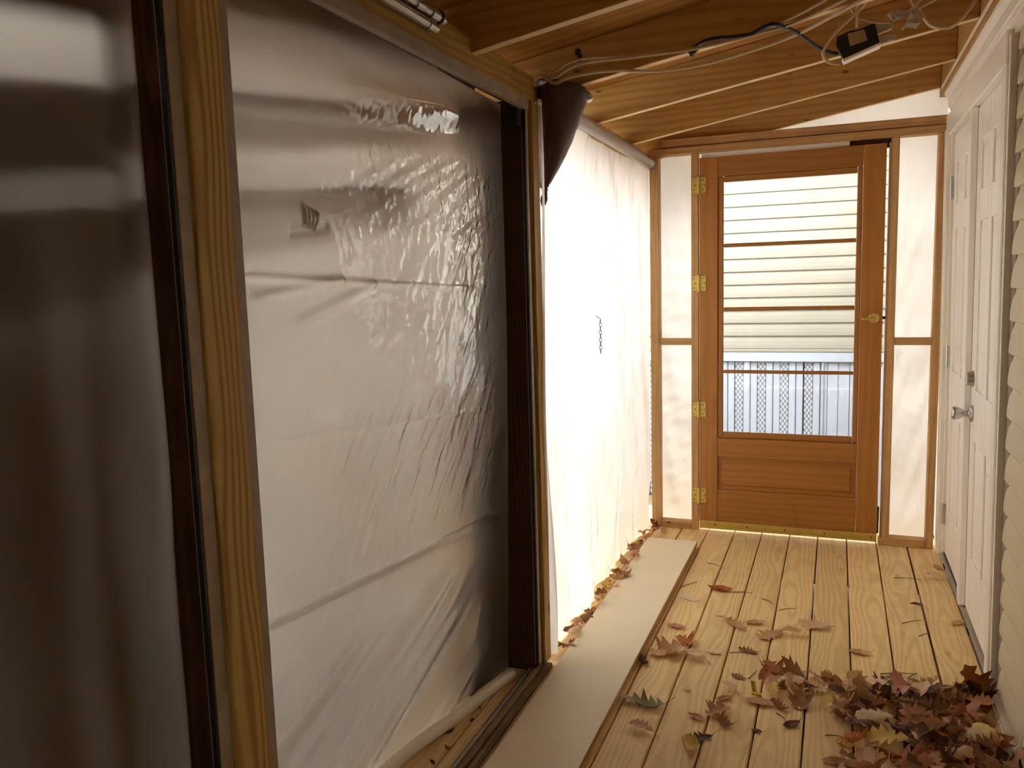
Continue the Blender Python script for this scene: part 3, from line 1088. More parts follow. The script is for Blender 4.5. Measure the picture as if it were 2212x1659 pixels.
for q in range(len(xs_)):
    xc = xs_[q]
    bx('vent_strip', M['vent'], nb, xc - 0.031, xc + 0.031, NY - 0.014, NY + 0.018, -0.41, 0.732, 0.002)
    bx('skirting_panel', M['skirt'], nb, xc + 0.034, xc + 0.085, NY - 0.022, NY + 0.018, -0.41, 0.732, 0.006)
    bx('skirting_panel', M['skirt'], nb, xc + 0.089, xc + 0.139, NY - 0.014, NY + 0.018, -0.41, 0.732, 0.004)
bx('skirting_joint', M['skirt'], nb, -0.100, -0.085, NY - 0.035, NY + 0.018, -0.41, 0.732, 0.004)
for q in range(8):
    bx('skirting_panel', M['skirt'], nb, -0.055 + q * 0.16, -0.055 + q * 0.16 + 0.075, NY - 0.02, NY + 0.018, -0.41, 0.732, 0.006)
    bx('skirting_panel', M['skirt'], nb, 0.022 + q * 0.16, 0.022 + q * 0.16 + 0.080, NY - 0.014, NY + 0.018, -0.41, 0.732, 0.004)

# ------------------------------------------------------------------ things on the ceiling and walls
# two galvanised conduits strapped to the beam
for (za, y_end, r, lab) in ((2.058, 1.955, 0.0125, 'lower galvanised steel pipe lying along the top beam'),
                            (2.090, 2.000, 0.0125, 'upper galvanised steel pipe with couplings along the top beam')):
    p = empty('steel_pipe', (-0.955, y_end, za))
    tag(p, lab, 'pipe', 'steel pipes on the beam')
    MB().tube([(-0.953, -1.5, za + 0.002), (-0.953, y_end - 0.05, za)], r, 14, 0).build('pipe_tube', M['galv'], p, smooth=False)
    MB().lathe([(r * 0.7, 0), (r * 1.15, 0.001), (r * 1.15, 0.028), (r * 0.95, 0.03), (r * 0.95, 0.05), (r * 0.6, 0.052)], (-0.953, y_end - 0.052, za), (0, 1, 0), 14).build('pipe_end', M['galv'], p)
    if za > 2.08:
        for yy in (1.72, 1.84, 1.92):
            MB().lathe([(r, 0), (r * 1.25, 0.001), (r * 1.25, 0.035), (r, 0.036)], (-0.953, yy, za), (0, 1, 0), 14).build('pipe_coupling', M['galv'], p)
        MB().lathe([(r * 1.3, 0), (r * 1.42, 0.001), (r * 1.42, 0.008), (r * 1.3, 0.009)], (-0.953, 1.965, za), (0, 1, 0), 14).build('pipe_strap', M['black'], p)


def cone_part():
    sc = empty('wall_sconce', (-0.95, 2.83, 1.68))
    tag(sc, 'dark brown wrinkled cone-shaped sconce with knobbed tip beside the end post', 'sconce')
    # radius by height
    prof = [(1.742, 0.018), (1.752, 0.022), (1.765, 0.026), (1.80, 0.036), (1.85, 0.048), (1.90, 0.058), (1.96, 0.070), (2.02, 0.081), (2.06, 0.088), (2.085, 0.091), (2.095, 0.090)]
    rr_ = random.Random(4)
    n = 40
    mb = MB()
    vs_ = []
    for (zc, r) in prof:
        cx, cy = -0.982 + 0.94 * r, 2.79 + 0.33 * r
        for kk in range(n):
            th = 2 * math.pi * kk / n
            ripple = 1 + 0.035 * math.sin(5 * th + zc * 20) + 0.03 * math.sin(9 * th - zc * 67) + 0.03 * rr_.uniform(-1, 1)
            dx = r * ripple * math.cos(th)
            dy = r * ripple * math.sin(th)
            tiltz = -0.24 * (dx * 0.94 + dy * 0.33 + r) * (zc - 1.742) / 0.35
            vs_.append((cx + dx, cy + dy, zc + 0.012 + tiltz))
    fs = []
    for i in range(len(prof) - 1):
        for kk in range(n):
            j = (kk + 1) % n
            fs.append([i * n + kk, i * n + j, (i + 1) * n + j, (i + 1) * n + kk])
    fs.append(list(range(n)))
    mb.add(vs_, fs)
    o = mb.build('cone_shell', M['leather'], sc, smooth=True)
    md = o.modifiers.new('thick', 'SOLIDIFY')
    md.thickness = 0.004
    # pale rim tab at the right
    r = 0.09
    cx, cy = -0.982 + 0.94 * r, 2.79 + 0.33 * r
    tab = MB()
    pts = []
    for kk in range(7):
        th = 0.34 + (kk - 3) * 0.09
        tz = -0.24 * (r * math.cos(th) * 0.94 + r * math.sin(th) * 0.33 + r)
        pts.append((cx + 1.03 * r * math.cos(th), cy + 1.03 * r * math.sin(th), 2.075 + tz + 0.012))
    tab.tube(pts, 0.012, 8, 2)
    tab.build('rim_trim', M['white_paint'], sc, smooth=True)
    # twisted neck and knob
    MB().lathe([(0.012, 0.0), (0.019, 0.004), (0.016, 0.012), (0.010, 0.016), (0.012, 0.022), (0.008, 0.028), (0.007, 0.04)], (-0.9655, 2.796, 1.758), (0.12, -0.02, -1), 14).build('neck', M['leather'], sc, smooth=True)
    MB().lathe([(0.004, 0.0), (0.010, 0.006), (0.0135, 0.016), (0.0125, 0.028), (0.008, 0.040), (0.002, 0.048)], (-0.9635, 2.795, 1.725), (-0.18, 0.0, -1), 14).build('finial', M['leather'], sc, smooth=True)


cone_part()


def cable(pts, r, label, mat='cable', group='loose cables under the rafters', name='cable', n=8):
    o = MB().tube(pts, r, n, 7).build(name, M[mat], smooth=True)
    return tag(o, label, 'cable', group)


cable([(-0.93, 2.74, 2.10), (-0.89, 2.715, 2.075), (-0.815, 2.665, 2.078), (-0.70, 2.72, 2.094), (-0.59, 2.87, 2.112), (-0.461, 2.96, 2.135),
       (-0.317, 2.97, 2.158), (-0.144, 2.93, 2.186), (0.016, 2.80, 2.212), (0.15, 2.68, 2.24)], 0.0065,
      'lowest cream cable sagging below the rafters from the sconce')
cable([(-0.95, 2.74, 2.11), (-0.87, 2.64, 2.075), (-0.755, 2.55, 2.084), (-0.609, 2.645, 2.108), (-0.426, 2.754, 2.138), (-0.232, 2.79, 2.170),
       (-0.137, 2.795, 2.186), (-0.02, 2.73, 2.206), (0.10, 2.64, 2.23)], 0.0055,
      'upper cream cable running under the rafters beside the black cord')
cable([(-0.94, 2.72, 2.12), (-0.86, 2.61, 2.085), (-0.755, 2.525, 2.090), (-0.6, 2.66, 2.116), (-0.40, 2.78, 2.150), (-0.2, 2.786, 2.184), (-0.05, 2.70, 2.212), (0.07, 2.60, 2.24)], 0.0045,
      'thin cream cable paired with the upper cable under the rafters')
cable([(0.019, 3.15, 2.334), (0.025, 3.15, 2.311), (0.038, 3.15, 2.287), (0.055, 3.14, 2.296), (0.068, 3.13, 2.308), (0.072, 3.12, 2.335)], 0.005, 'short cream cable looped just above the black adapter box')
cable([(0.053, 3.18, 2.345), (0.047, 3.18, 2.305), (0.046, 3.19, 2.251)], 0.005, 'cream cable dropping straight onto the black adapter box')
cable([(0.075, 3.13, 2.34), (0.064, 3.14, 2.312), (0.038, 3.14, 2.282), (-0.016, 3.15, 2.239), (-0.052, 3.15, 2.193), (-0.060, 3.16, 2.166), (-0.042, 3.18, 2.146), (-0.004, 3.20, 2.139)], 0.0055,
      'cream cable curling round the left end of the adapter box')
cable([(0.052, 3.25, 2.298), (0.08, 3.25, 2.284), (0.114, 3.25, 2.274), (0.155, 3.245, 2.268)], 0.004, 'thin cream cable behind the adapter box to the tape')
cable([(0.214, 3.29, 2.36), (0.231, 3.29, 2.325), (0.256, 3.29, 2.289), (0.281, 3.29, 2.256), (0.311, 3.29, 2.242), (0.346, 3.30, 2.243), (0.375, 3.30, 2.264), (0.402, 3.31, 2.297), (0.425, 3.31, 2.335)], 0.0065,
      'cream cable sagging in a U between tape and right wall')
cable([(0.16, 3.2, 2.262), (0.19, 3.195, 2.276), (0.212, 3.19, 2.288), (0.25, 3.18, 2.320)], 0.0045, 'cream lead running through the left grey tape flag')
cable([(0.187, 3.2, 2.228), (0.215, 3.195, 2.256), (0.242, 3.19, 2.288), (0.287, 3.18, 2.306), (0.33, 3.17, 2.33)], 0.004, 'cream lead running through the right grey tape flag')
cable([(-0.415, 2.72, 2.140), (-0.389, 2.70, 2.143), (-0.350, 2.715, 2.150), (-0.316, 2.74, 2.154), (-0.263, 2.765, 2.163), (-0.228, 2.750, 2.172), (-0.190, 2.745, 2.176),
       (-0.136, 2.90, 2.185), (-0.089, 3.10, 2.190), (-0.050, 3.20, 2.188), (-0.015, 3.25, 2.188)], 0.0062, 'black power cord snaking to the adapter box', mat='black', name='black_cable')

# adapter box, face turned towards the porch
ad = empty('power_adapter', (0.055, 3.26, 2.18))
tag(ad, 'black rectangular power adapter with beige label hung under the rafters', 'adapter')


def quad_slab(pts, ya, yb_, name, mat, parent, ch=0.0):
    mb = MB()
    n = len(pts)
    vs_ = [(p[0], ya, p[1]) for p in pts] + [(p[0], yb_, p[1]) for p in pts]
    fs = [list(range(n)), list(range(2 * n - 1, n - 1, -1))] + [[i, (i + 1) % n, (i + 1) % n + n, i + n] for i in range(n)]
    mb.add(vs_, fs)
    o = mb.build(name, M[mat], parent)
    if ch:
        md = o.modifiers.new('bevel', 'BEVEL')
        md.width = ch
        md.segments = 2
    return o


quad_slab([(0.006, 2.166), (0.122, 2.207), (0.103, 2.276), (0.045, 2.260), (0.03, 2.262), (-0.018, 2.246), (-0.020, 2.215)], 3.25, 3.29, 'adapter_body', 'black', ad, 0.003)
quad_slab([(0.017, 2.2505), (0.071, 2.258), (0.082, 2.220), (0.026, 2.207)], 3.2485, 3.2500, 'rating_label', 'label_beige', ad)
quad_slab([(0.000, 2.168), (0.006, 2.156), (0.125, 2.198), (0.123, 2.207), (0.006, 2.166)], 3.243, 3.296, 'white_edge', 'white_paint', ad, 0.001)
quad_slab([(0.106, 2.274), (0.167, 2.275), (0.160, 2.254), (0.113, 2.239)], 3.262, 3.284, 'taped_lead', 'tape', ad, 0.003)
quad_slab([(0.114, 2.231), (0.174, 2.234), (0.169, 2.214), (0.121, 2.206)], 3.262, 3.284, 'taped_lead', 'tape', ad, 0.003)
quad_slab([(0.112, 2.2385), (0.158, 2.2535), (0.1595, 2.249), (0.114, 2.234)], 3.255, 3.262, 'white_wire', 'white_paint', ad)
pl = empty('power_plug', (-0.449, 2.80, 2.12))
tag(pl, 'small black plug with bare prongs dangling from the cables', 'plug')
MB().tube([(-0.425, 2.80, 2.158), (-0.440, 2.80, 2.150), (-0.462, 2.80, 2.138)], lambda t: 0.009 + 0.006 * t, 10, 4).build('plug_body', M['black'], pl, smooth=True)
MB().tube([(-0.455, 2.80, 2.138), (-0.452, 2.80, 2.118)], 0.0022, 6, 0).build('prong', M['galv'], pl)
MB().tube([(-0.446, 2.80, 2.143), (-0.442, 2.80, 2.120)], 0.0022, 6, 0).build('prong', M['galv'], pl)


def flag(pts, y_, label):
    n = len(pts)
    cx = sum(p[0] for p in pts) / n
    cz = sum(p[1] for p in pts) / n
    mb = MB()
    vs_ = []
    r_ = random.Random(len(label))
    for (s_, yo) in ((1.0, 0.0), (0.55, -0.006)):
        for p in pts:
            vs_.append((cx + (p[0] - cx) * s_, y_ + yo + r_.uniform(-0.006, 0.006), cz + (p[1] - cz) * s_))
    vs_.append((cx, y_ - 0.003, cz))
    fs = []
    for i in range(n):
        j = (i + 1) % n
        fs += [[i, j, n + j, n + i], [n + i, n + j, 2 * n]]
    mb.add(vs_, fs)
    o = mb.build('tape_flag', M['tape'])
    md = o.modifiers.new('thick', 'SOLIDIFY')
    md.thickness = 0.004
    tag(o, label, 'tape', 'grey tape flags on the cables')


flag([(0.137, 2.28), (0.146, 2.291), (0.158, 2.288), (0.166, 2.299), (0.204, 2.290), (0.203, 2.268), (0.176, 2.258), (0.157, 2.259)], 3.19, 'crumpled grey tape flag on the cables nearer the adapter')
flag([(0.211, 2.281), (0.227, 2.289), (0.252, 2.262), (0.243, 2.238), (0.230, 2.222), (0.190, 2.233), (0.200, 2.252)], 3.18, 'crumpled grey tape flag on the cables nearer the right wall')
for (px, py, lab) in ((-0.757, 2.54, 'black cable staple holding the cables near the sconce'),):
    o = MB().box(px - 0.008, px + 0.008, py - 0.008, py + 0.008, roof_z(px) + 0.012, roof_z(px) + 0.03, 0.002).box(px - 0.006, px + 0.008, py + 0.012, py + 0.02, roof_z(px) - 0.006, roof_z(px) + 0.02, 0.002).build('cable_staple', M['black'])
    tag(o, lab, 'staple')

# chain hanging in front of the far left sheet
ch = MB()
for q in range(9):
    zc = 1.24 - q * 0.0165
    pts = []
    for kk in range(9):
        th = 2 * math.pi * kk / 8
        a_, b_ = 0.0055 * math.cos(th), 0.0105 * math.sin(th)
        pts.append((-0.955 + (a_ if q % 2 else 0), 3.47 + (0 if q % 2 else a_), zc + b_))
    ch.tube(pts, 0.0016, 5, 0, cap=False)
ch.tube([(-0.955, 3.47, 1.25), (-0.975, 3.47, 1.262)], 0.002, 6, 0)
tag(ch.build('chain', M['steel_dark']), 'short thin steel chain hanging against the bright white sheet', 'chain')

# cream painted plank along the left edge of the deck
pk = empty('plank', (-0.793, 3.0, 0.006))
tag(pk, 'long cream painted plank lying along the left edge of the deck', 'plank')


def pkx(x_, y_, z_):
    return (x_ + 0.004 * (y_ - 3.0) * 0.3, y_, z_)


bx('plank_face', M['plank'], pk, -0.925, -0.664, 0.2, 4.255, 0.030, 0.033, 0.001, xf=pkx)
bx('plank_core', M['plank_side'], pk, -0.925, -0.664, 0.2, 4.255, 0.010, 0.0298, 0.001, xf=pkx)
bx('plank_batten', M['plank_side'], pk, -0.915, -0.672, 0.2, 4.10, 0.0, 0.0098, 0.001, xf=pkx)


# ------------------------------------------------------------------ leaves
def leaf_mesh(kind, seed, curl, bend):
    """blade in the xy plane, length 1 along y, then cupped and bent; lowest point at z = 0"""
    r = random.Random(seed)
    if kind == 'oak':
        st = [0.0, 0.08, 0.18, 0.27, 0.36, 0.46, 0.55, 0.66, 0.75, 0.85, 0.93, 1.0]
        wd = [0.015, 0.09, 0.20, 0.10, 0.31, 0.14, 0.36, 0.15, 0.29, 0.11, 0.15, 0.01]
        fw = [0, 0.0, 0.05, 0.0, 0.08, 0.0, 0.08, 0.0, 0.07, 0.0, 0.03, 0]
    elif kind == 'maple':
        st = [0.0, 0.06, 0.14, 0.24, 0.34, 0.44, 0.52, 0.62, 0.72, 0.82, 0.91, 1.0]
        wd = [0.02, 0.20, 0.36, 0.22, 0.52, 0.40, 0.56, 0.22, 0.16, 0.26, 0.12, 0.01]
        fw = [0, -0.06, -0.04, 0.0, 0.06, 0.02, 0.16, 0.0, 0.0, 0.06, 0.0, 0]
    elif kind == 'holly':
        st = [0.0, 0.06, 0.14, 0.22, 0.30, 0.40, 0.48, 0.58, 0.66, 0.76, 0.86, 1.0]
        wd = [0.01, 0.05, 0.22, 0.06, 0.30, 0.07, 0.33, 0.07, 0.28, 0.06, 0.14, 0.01]
        fw = [0, 0, 0.10, 0, 0.12, 0, 0.12, 0, 0.12, 0, 0.06, 0]
    else:
        st = [i / 10 for i in range(11)]
        wd = [0.01, 0.10, 0.18, 0.235, 0.265, 0.27, 0.25, 0.21, 0.155, 0.085, 0.01]
        fw = [0] * 11
    vs_ = []
    for i, t in enumerate(st):
        for sd in (-1.0, -0.5, 0.0, 0.5, 1.0):
            w = wd[i] * (1 + r.uniform(-0.14, 0.14))
            xx = sd * w
            yy = t + abs(sd) * fw[i]
            vs_.append([xx, yy - 0.5, 0.0])
    n = len(st)
    fs = [[i * 5 + k, i * 5 + k + 1, (i + 1) * 5 + k + 1, (i + 1) * 5 + k] for i in range(n - 1) for k in range(4)]
    base = len(vs_)
    # stem: a thin three-sided spike
    for (yy, w) in ((-0.49, 0.014), (-0.78, 0.009)):
        vs_ += [[-w, yy, 0.0], [w, yy, 0.0], [0, yy, 0.016]]
    fs += [[base, base + 1, base + 4, base + 3], [base + 1, base + 2, base + 5, base + 4], [base + 2, base, base + 3, base + 5], [base + 3, base + 4, base + 5]]
    out = []
    ph = r.uniform(0, 6)
    for (xx, yy, zz) in vs_:
        # cup across
        if abs(curl) > 1e-3:
            R = 1.0 / curl
            ang = xx * curl
            nx_, nz_ = R * math.sin(ang), R * (1 - math.cos(ang))
        else:
            nx_, nz_ = xx, 0
        nz_ += 0.035 * math.sin(yy * 9 + ph) * (0.3 + abs(xx) * 2) + 0.03 * math.sin(xx * 14 + yy * 6 + ph)
        if abs(bend) > 1e-3:
            R = 1.0 / bend
            ang = yy * bend
            ny_ = (R - nz_) * math.sin(ang)
            nz_ = R - (R - nz_) * math.cos(ang)
        else:
            ny_ = yy
        out.append((nx_, ny_, nz_ + zz))
    mz_ = min(p[2] for p in out)
    me = bpy.data.meshes.new('leaf')
    me.from_pydata([(p[0], p[1], p[2] - mz_) for p in out], [], fs)
    me.polygons.foreach_set('use_smooth', [True] * len(me.polygons))
    me.update()
    return me


LEAF = {}


def leaf_shape(kind, var, colname):
    key = (kind, var, colname)
    if key not in LEAF:
        curls = [0.6, 2.2, -2.0, 4.2, 1.2, -3.2][var]
        bends = [0.4, 0.9, -1.2, 1.4, -0.7, 1.8][var]
        me = leaf_mesh(kind, hash((len(kind), var)) % 1000, curls, bends)
        me.materials.append(LM[colname])
        LEAF[key] = me
    return LEAF[key]


def leaf(kind, var, colname, x_, y_, z_, size, rz, label, group=None, tx=0.0, ty=0.0):
    o = bpy.data.objects.new('fallen_leaf', leaf_shape(kind, var, colname))
    C.objects.link(o)
    o.location = (x_, y_, z_)
    o.rotation_euler = (tx, ty, rz)
    o.scale = (size, size, size)
    tag(o, label, 'leaf', group)
    return o


SC = 'scattered leaves on the deck'
single = [
    ('oval', 3, 'rust', -0.47, 3.68, 0.105, 1.45, 'rust brown curled leaf lying alone nearest the wooden door'),
    ('oak', 0, 'pale', -0.59, 3.54, 0.080, 0.9, 'pale star-shaped leaf beside the plank, below the rust leaf'),
    ('oval', 1, 'pink', -0.59, 3.22, 0.075, 1.4, 'pinkish rounded leaf beside the plank'),
    ('oak', 1, 'tan', -0.36, 3.31, 0.100, 0.7, 'tan drooping oak leaf in mid deck, left of a small curled one'),
    ('oval', 3, 'tan', -0.29, 3.35, 0.075, 1.9, 'small curled tan leaf in mid deck beside the drooping oak leaf'),
    ('maple', 0, 'pale', -0.07, 3.40, 0.100, 1.2, 'pale cream maple leaf in the middle of the deck'),
    ('oak', 0, 'tan', -0.22, 3.25, 0.115, 2.5, 'flat tan oak leaf with deep lobes in the middle of the deck'),
    ('oval', 2, 'tan', -0.14, 3.28, 0.080, 1.5, 'narrow tan leaf overlapping the flat deep-lobed oak leaf'),
    ('maple', 1, 'rust', -0.53, 3.09, 0.085, 0.6, 'orange brown leaf on top of the clump by the plank'),
    ('maple', 1, 'tan', -0.58, 2.97, 0.125, 2.2, 'largest tan crumpled leaf of the clump by the plank'),
    ('oak', 4, 'pale', -0.47, 2.96, 0.085, 1.1, 'pale ragged leaf at the right end of the clump by the plank'),
    ('oval', 1, 'pale', -0.41, 3.03, 0.060, 1.5, 'small pale leaf just right of the clump by the plank'),
    ('oak', 1, 'brown', -0.29, 3.08, 0.065, 1.3, 'small brown two-tipped leaf on the fifth board'),
    ('oval', 3, 'tan', 0.10, 3.19, 0.075, 1.5, 'tightly curled tan leaf alone on the bare boards right of centre'),
    ('oval', 1, 'pale', -0.46, 2.72, 0.035, 0.6, 'tiny pale leaf scrap between plank and heap'),
    ('oak', 0, 'tan', 0.475, 4.27, 0.065, 0.3, 'tan leaf against the far foot of the white doors'),
    ('oak', 4, 'pale', 0.45, 4.11, 0.080, 1.2, 'pale lobed leaf next to the white door, second from the far corner'),
    ('oval', 2, 'dark', 0.34, 3.72, 0.055, 1.4, 'greyish leaf flat across the wide board gap'),
    ('oval', 1, 'tan', 0.475, 3.59, 0.065, 2.4, 'tan leaf tucked under the white astragal'),
    ('holly', 1, 'green', -0.58, 2.57, 0.135, 1.5, 'greenish spiky leaf right of the plank'),
    ('oak', 4, 'tan', -0.55, 2.41, 0.075, 1.2, 'tan ragged leaf on the second board near the bottom'),
    ('oval', 3, 'pink', -0.40, 2.54, 0.060, 1.1, 'small pinkish curled leaf left of the bottom clump'),
    ('maple', 1, 'tan', -0.34, 2.59, 0.080, 2.6, 'upper tan crumpled leaf of the small clump at bottom left'),
    ('oak', 3, 'brown', -0.31, 2.53, 0.075, 0.9, 'lower brown leaf of the small clump at bottom left'),
    ('maple', 3, 'yellow', -0.39, 2.36, 0.085, 0.4, 'yellowish balled-up leaf nearest the bottom edge'),
    ('oak', 1, 'dark', -0.37, 2.42, 0.070, 2.1, 'dark torn leaf behind the yellowish balled-up leaf'),
    ('oval', 3, 'tan', -0.33, 2.69, 0.055, 2.1, 'small cupped tan leaf left of the yellow wrapper'),
    ('oval', 2, 'pale', -0.32, 2.76, 0.065, 0.8, 'pale thin leaf left of the yellow wrapper'),
    ('oak', 1, 'brown', -0.30, 2.86, 0.050, 1.2, 'little brown spiky leaf above left of the wrapper'),
    ('oval', 1, 'tan', -0.22, 2.70, 0.090, 1.5, 'tan boat-shaped leaf just below the yellow wrapper'),
    ('oak', 3, 'brown', -0.15, 2.69, 0.070, 0.9, 'brown crumpled leaf at the left tip of the heap'),
    ('oval', 3, 'dark', -0.11, 2.59, 0.060, 2.3, 'narrow dark leaf below the heap with a long stem'),
    ('oval', 1, 'dark', -0.21, 2.52, 0.035, 1.3, 'tiny dark leaf on a board gap near the bottom'),
    ('oval', 1, 'brown', 0.02, 2.42, 0.075, 1.8, 'curled brown leaf at the bottom edge left of the heap'),
    ('oval', 1, 'pale', -0.44, 3.39, 0.038, 1.1, 'tiny pale scrap above the tan drooping oak leaf'),
    ('maple', 1, 'rust', -0.195, 2.96, 0.095, 0.3, 'upright orange leaf at the far left corner of the heap'),
    ('oval', 3, 'pale', -0.165, 2.86, 0.120, -0.7, 'big pale cupped leaf at the left front of the heap'),
    ('oak', 3, 'dark', -0.645, 2.87, 0.070, 0.6, 'dark leaf wedged against the side of the plank'),
]
for (kind, var, colname, x_, y_, size, rz, lab) in single:
    leaf(kind, var, colname, x_, y_, 0.001, size * 1.18, rz, lab, SC)
leaf('maple', 1, 'brown', -0.905, 3.66, 0.034, 0.075, 0.4, 'brown leaf resting on top of the cream plank edge', SC)
leaf('holly', 1, 'yellow', -0.955, 3.50, 0.03, 0.085, 0.2, 'upright yellow-green leaf behind the plank', 'leaves between sheet and plank', 1.1, 0.2)
leaf('maple', 3, 'crimson', -0.955, 4.52, 0.02, 0.085, 0.9, 'dark crimson leaf at the foot of the corner stud', 'leaves between sheet and plank', 0.5, 0.3)

# heap against the siding
poly = [(-0.205, 2.76), (-0.215, 2.90), (-0.124, 2.965), (0.005, 2.945), (0.19, 2.965), (0.344, 2.972), (0.42, 2.97), (0.475, 3.05), (0.48, 2.3), (0.10, 2.3), (0.02, 2.40), (0.10, 2.61), (0.024, 2.662), (-0.075, 2.72)]


def inside(px, py):
    c_ = False
    for i in range(len(poly)):
        (xa, ya), (xb, yb_) = poly[i], poly[i - 1]
        if (ya > py) != (yb_ > py) and px < (xb - xa) * (py - ya) / (yb_ - ya) + xa:
            c_ = not c_
    return c_


hr = random.Random(19)
heap = []
cnt = 0
cols = ['tan'] * 9 + ['pale'] * 7 + ['brown'] * 5 + ['rust'] * 3 + ['dark'] * 2 + ['pink'] * 3 + ['yellow'] + ['green'] * 1
while cnt < 215:
    px, py = hr.uniform(-0.22, 0.48), hr.uniform(2.25, 3.06)
    if not inside(px, py):
        continue
    # heap is thickest in the right half
    dens = 0.45 + 0.9 * min(1, max(0, (px + 0.05) / 0.35))
    if hr.random() > dens:
        continue
    hgt = 0.055 * min(1, max(0, (px + 0.12) / 0.35)) * min(1, max(0.12, (3.02 - py) / 0.20))
    zz = hr.uniform(0.0, 1.0) * hgt
    kind = hr.choice(['oak', 'oak', 'maple', 'maple', 'oval', 'oval', 'oval'])
    colname = hr.choice(cols)
    if px > 0.2 and hr.random() < 0.22:
        colname = hr.choice(['rust', 'brown', 'dark'])
    leaf(kind, hr.choice([0, 1, 1, 2, 3, 3, 4, 5]), colname, px, py, 0.002 + zz, hr.uniform(0.07, 0.125), hr.uniform(0, 6.28),
         'x', 'leaves in the heap by the siding', hr.gauss(0, 0.38), hr.gauss(0, 0.38))
    heap.append((C.objects[-1], colname, kind, px, py))
    cnt += 1
CW = {'tan': 'tan', 'pale': 'pale cream', 'pink': 'pinkish', 'brown': 'mid brown', 'rust': 'rust orange', 'dark': 'dark brown', 'yellow': 'yellow', 'green': 'dull green', 'crimson': 'crimson'}
KW = {'oak': 'lobed', 'maple': 'pointed maple-like', 'oval': 'oval', 'holly': 'spiky'}
ORD = ['', 'second', 'third', 'fourth', 'fifth', 'sixth', 'seventh', 'eighth', 'ninth', 'tenth', 'eleventh', 'twelfth']


def name_leaves(lst, places, key, tail):
    sets = {}
    for it in lst:
        sets.setdefault((it[1], it[2], places(it)), []).append(it)
    for (cn, kd, pl_), its in sets.items():
        its.sort(key=key)
        for i, it in enumerate(its):
            lab = '%s %s leaf %s' % (CW[cn], KW[kd], pl_)
            if len(its) > 1:
                lab += ', ' + (tail if i == 0 else '%s %s' % (ORD[min(i, 11)], tail.replace('first ', '')))
            it[0]['label'] = lab


name_leaves(heap, lambda it: ('at back ' if it[4] > 2.78 else 'at front ' if it[4] < 2.52 else 'amid ') + ('left of the heap' if it[3] < 0.12 else 'centre of the heap' if it[3] < 0.32 else 'right of the heap'),
            lambda it: it[3], 'first from left')
leaf('maple', 1, 'rust', 0.45, 2.975, 0.045, 0.125, 0.5, 'tall rust leaf standing at the foot of the door casing', 'leaves in the heap by the siding', 0.9, -0.3)
leaf('maple', 1, 'dark', 0.455, 2.93, 0.03, 0.13, 2.5, 'large dark brown leaf leaning on the casing foot, in front of the rust one', 'leaves in the heap by the siding', 0.8, 0.2)

# drift between the far left sheet and the plank
drift = []
for q in range(40):
    yy = 2.85 + (4.55 - 2.85) * (q + hr.random()) / 40
    xx = hr.uniform(-0.975, -0.925) if yy < 4.3 else hr.uniform(-0.965, -0.84)
    leaf(hr.choice(['oak', 'maple', 'oval']), hr.choice([1, 2, 3, 5]), hr.choice(['tan', 'tan', 'pale', 'brown', 'pink', 'brown', 'yellow' if hr.random() < 0.3 else 'tan']), xx, yy,
         hr.uniform(0.0, 0.045) if yy < 4.3 else 0.002, hr.uniform(0.06, 0.09), hr.uniform(0, 6.28),
         'x', 'leaves between sheet and plank', hr.gauss(0, 0.3), hr.gauss(0, 0.3))
    o = C.objects[-1]
    drift.append((o, [k for k in LM if LM[k] == o.data.materials[0]][0], [k[0] for k in LEAF if LEAF[k] == o.data][0], xx, yy))
name_leaves(drift, lambda it: 'in far half of drift beside sheet' if it[4] > 3.7 else 'in near half of drift beside sheet', lambda it: -it[4], 'first from door')
# dark scraps outside the sill
for q in range(8):
    leaf(hr.choice(['oval', 'oak']), hr.choice([1, 3, 5]), 'dark', -1.07 - 0.035 * hr.random() - 0.02 * (q % 3 == 0), 1.95 + 0.085 * q, 0.001, hr.uniform(0.025, 0.045), hr.uniform(0, 6.28),
         'tiny dark leaf scrap in the gutter behind the sill, ' + (['nearest', 'second nearest', 'third nearest', 'fourth nearest', 'fifth nearest', 'sixth nearest', 'seventh nearest', 'farthest'][q]), 'leaf scraps behind the sill')

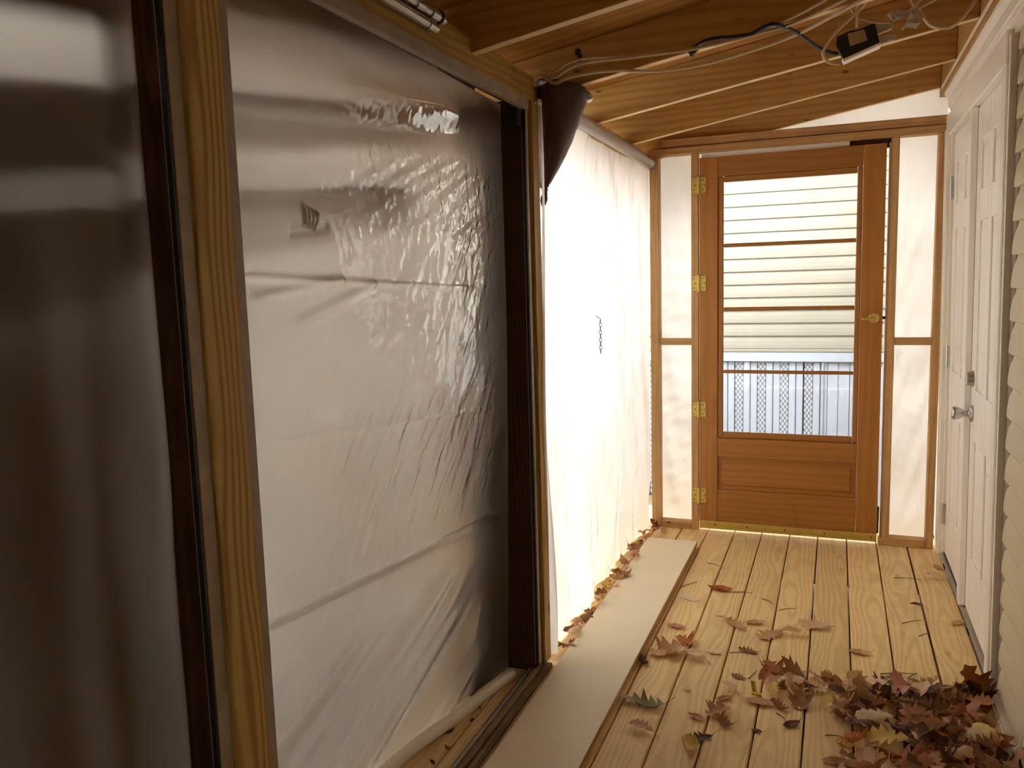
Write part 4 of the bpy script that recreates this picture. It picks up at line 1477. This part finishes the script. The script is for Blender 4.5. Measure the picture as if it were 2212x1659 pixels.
# twigs and pine needles
tw = [(0.168, 3.04, 0.287, 3.079), (0.271, 3.527, 0.345, 3.584), (-0.009, 2.563, 0.051, 2.561), (-0.204, 3.521, -0.14, 3.558), (-0.41, 3.671, -0.328, 3.68),
      (0.27, 4.068, 0.383, 4.076), (-0.266, 2.86, -0.246, 2.93), (-0.159, 2.65, -0.12, 2.59), (0.321, 3.415, 0.365, 3.462), (-0.648, 3.659, -0.584, 3.749),
      (-0.58, 4.03, -0.49, 3.971), (0.432, 3.119, 0.47, 3.109), (0.253, 3.031, 0.288, 3.086), (-0.283, 3.629, -0.231, 3.577), (-0.354, 3.05, -0.251, 3.067)]
M['twig'] = plain('twig_brown', (128, 92, 54), 0.7)
for ti, (xa, ya, xb, yb_) in enumerate(sorted(tw, key=lambda t: -(t[1] + t[3]))):
    mx, my = (xa + xb) / 2 + 0.004, (ya + yb_) / 2 + 0.005
    o = MB().tube([(xa, ya, 0.0025), (mx, my, 0.0045), (xb, yb_, 0.0022)], lambda t: 0.0020 - 0.0010 * t, 6, 4).build('twig', M['twig'], smooth=True)
    tag(o, 'thin brown twig loose on the deck, %s the wooden door' % (['nearest', 'second nearest', 'third nearest', 'fourth nearest', 'fifth nearest', 'sixth nearest', 'seventh nearest', 'eighth nearest',
        'ninth nearest', 'tenth nearest', 'eleventh nearest', 'fourth farthest from', 'third farthest from', 'second farthest from', 'farthest from'][ti]).replace('nearest the', 'nearest to the'), 'twig', 'twigs on the deck')

# scrap of yellow wrapper with a dark ruled edge
wrp = empty('wrapper', (-0.235, 2.77, 0.0))
tag(wrp, 'small bright yellow wrapper scrap with dark bars left of the heap', 'wrapper')
wb = MB()
wb.add([(-0.245, 2.765, 0.004), (-0.228, 2.760, 0.003), (-0.236, 2.782, 0.035), (-0.253, 2.786, 0.036)], [(0, 1, 2, 3)])
wo = wb.build('wrapper_flap', M['yellow'], wrp)
md = wo.modifiers.new('thick', 'SOLIDIFY')
md.thickness = 0.001
bx('wrapper_base', M['yellow'], wrp, -0.247, -0.214, 2.752, 2.764, 0.001, 0.006, 0.001)
for q in range(5):
    t = 0.15 + q * 0.17
    o = MB().add([(-0.2445 - 0.008 * t, 2.7645 + 0.021 * t - 0.0012, 0.004 + 0.032 * t), (-0.2345 - 0.008 * t, 2.7615 + 0.021 * t - 0.0012, 0.0035 + 0.032 * t),
                  (-0.2345 - 0.008 * (t + .07), 2.7615 + 0.021 * (t + .07) - 0.0012, 0.0035 + 0.032 * (t + .07)), (-0.2445 - 0.008 * (t + .07), 2.7645 + 0.021 * (t + .07) - 0.0012, 0.004 + 0.032 * (t + .07))],
                 [(0, 1, 2, 3)]).build('printed_bar', M['ink'], wrp)
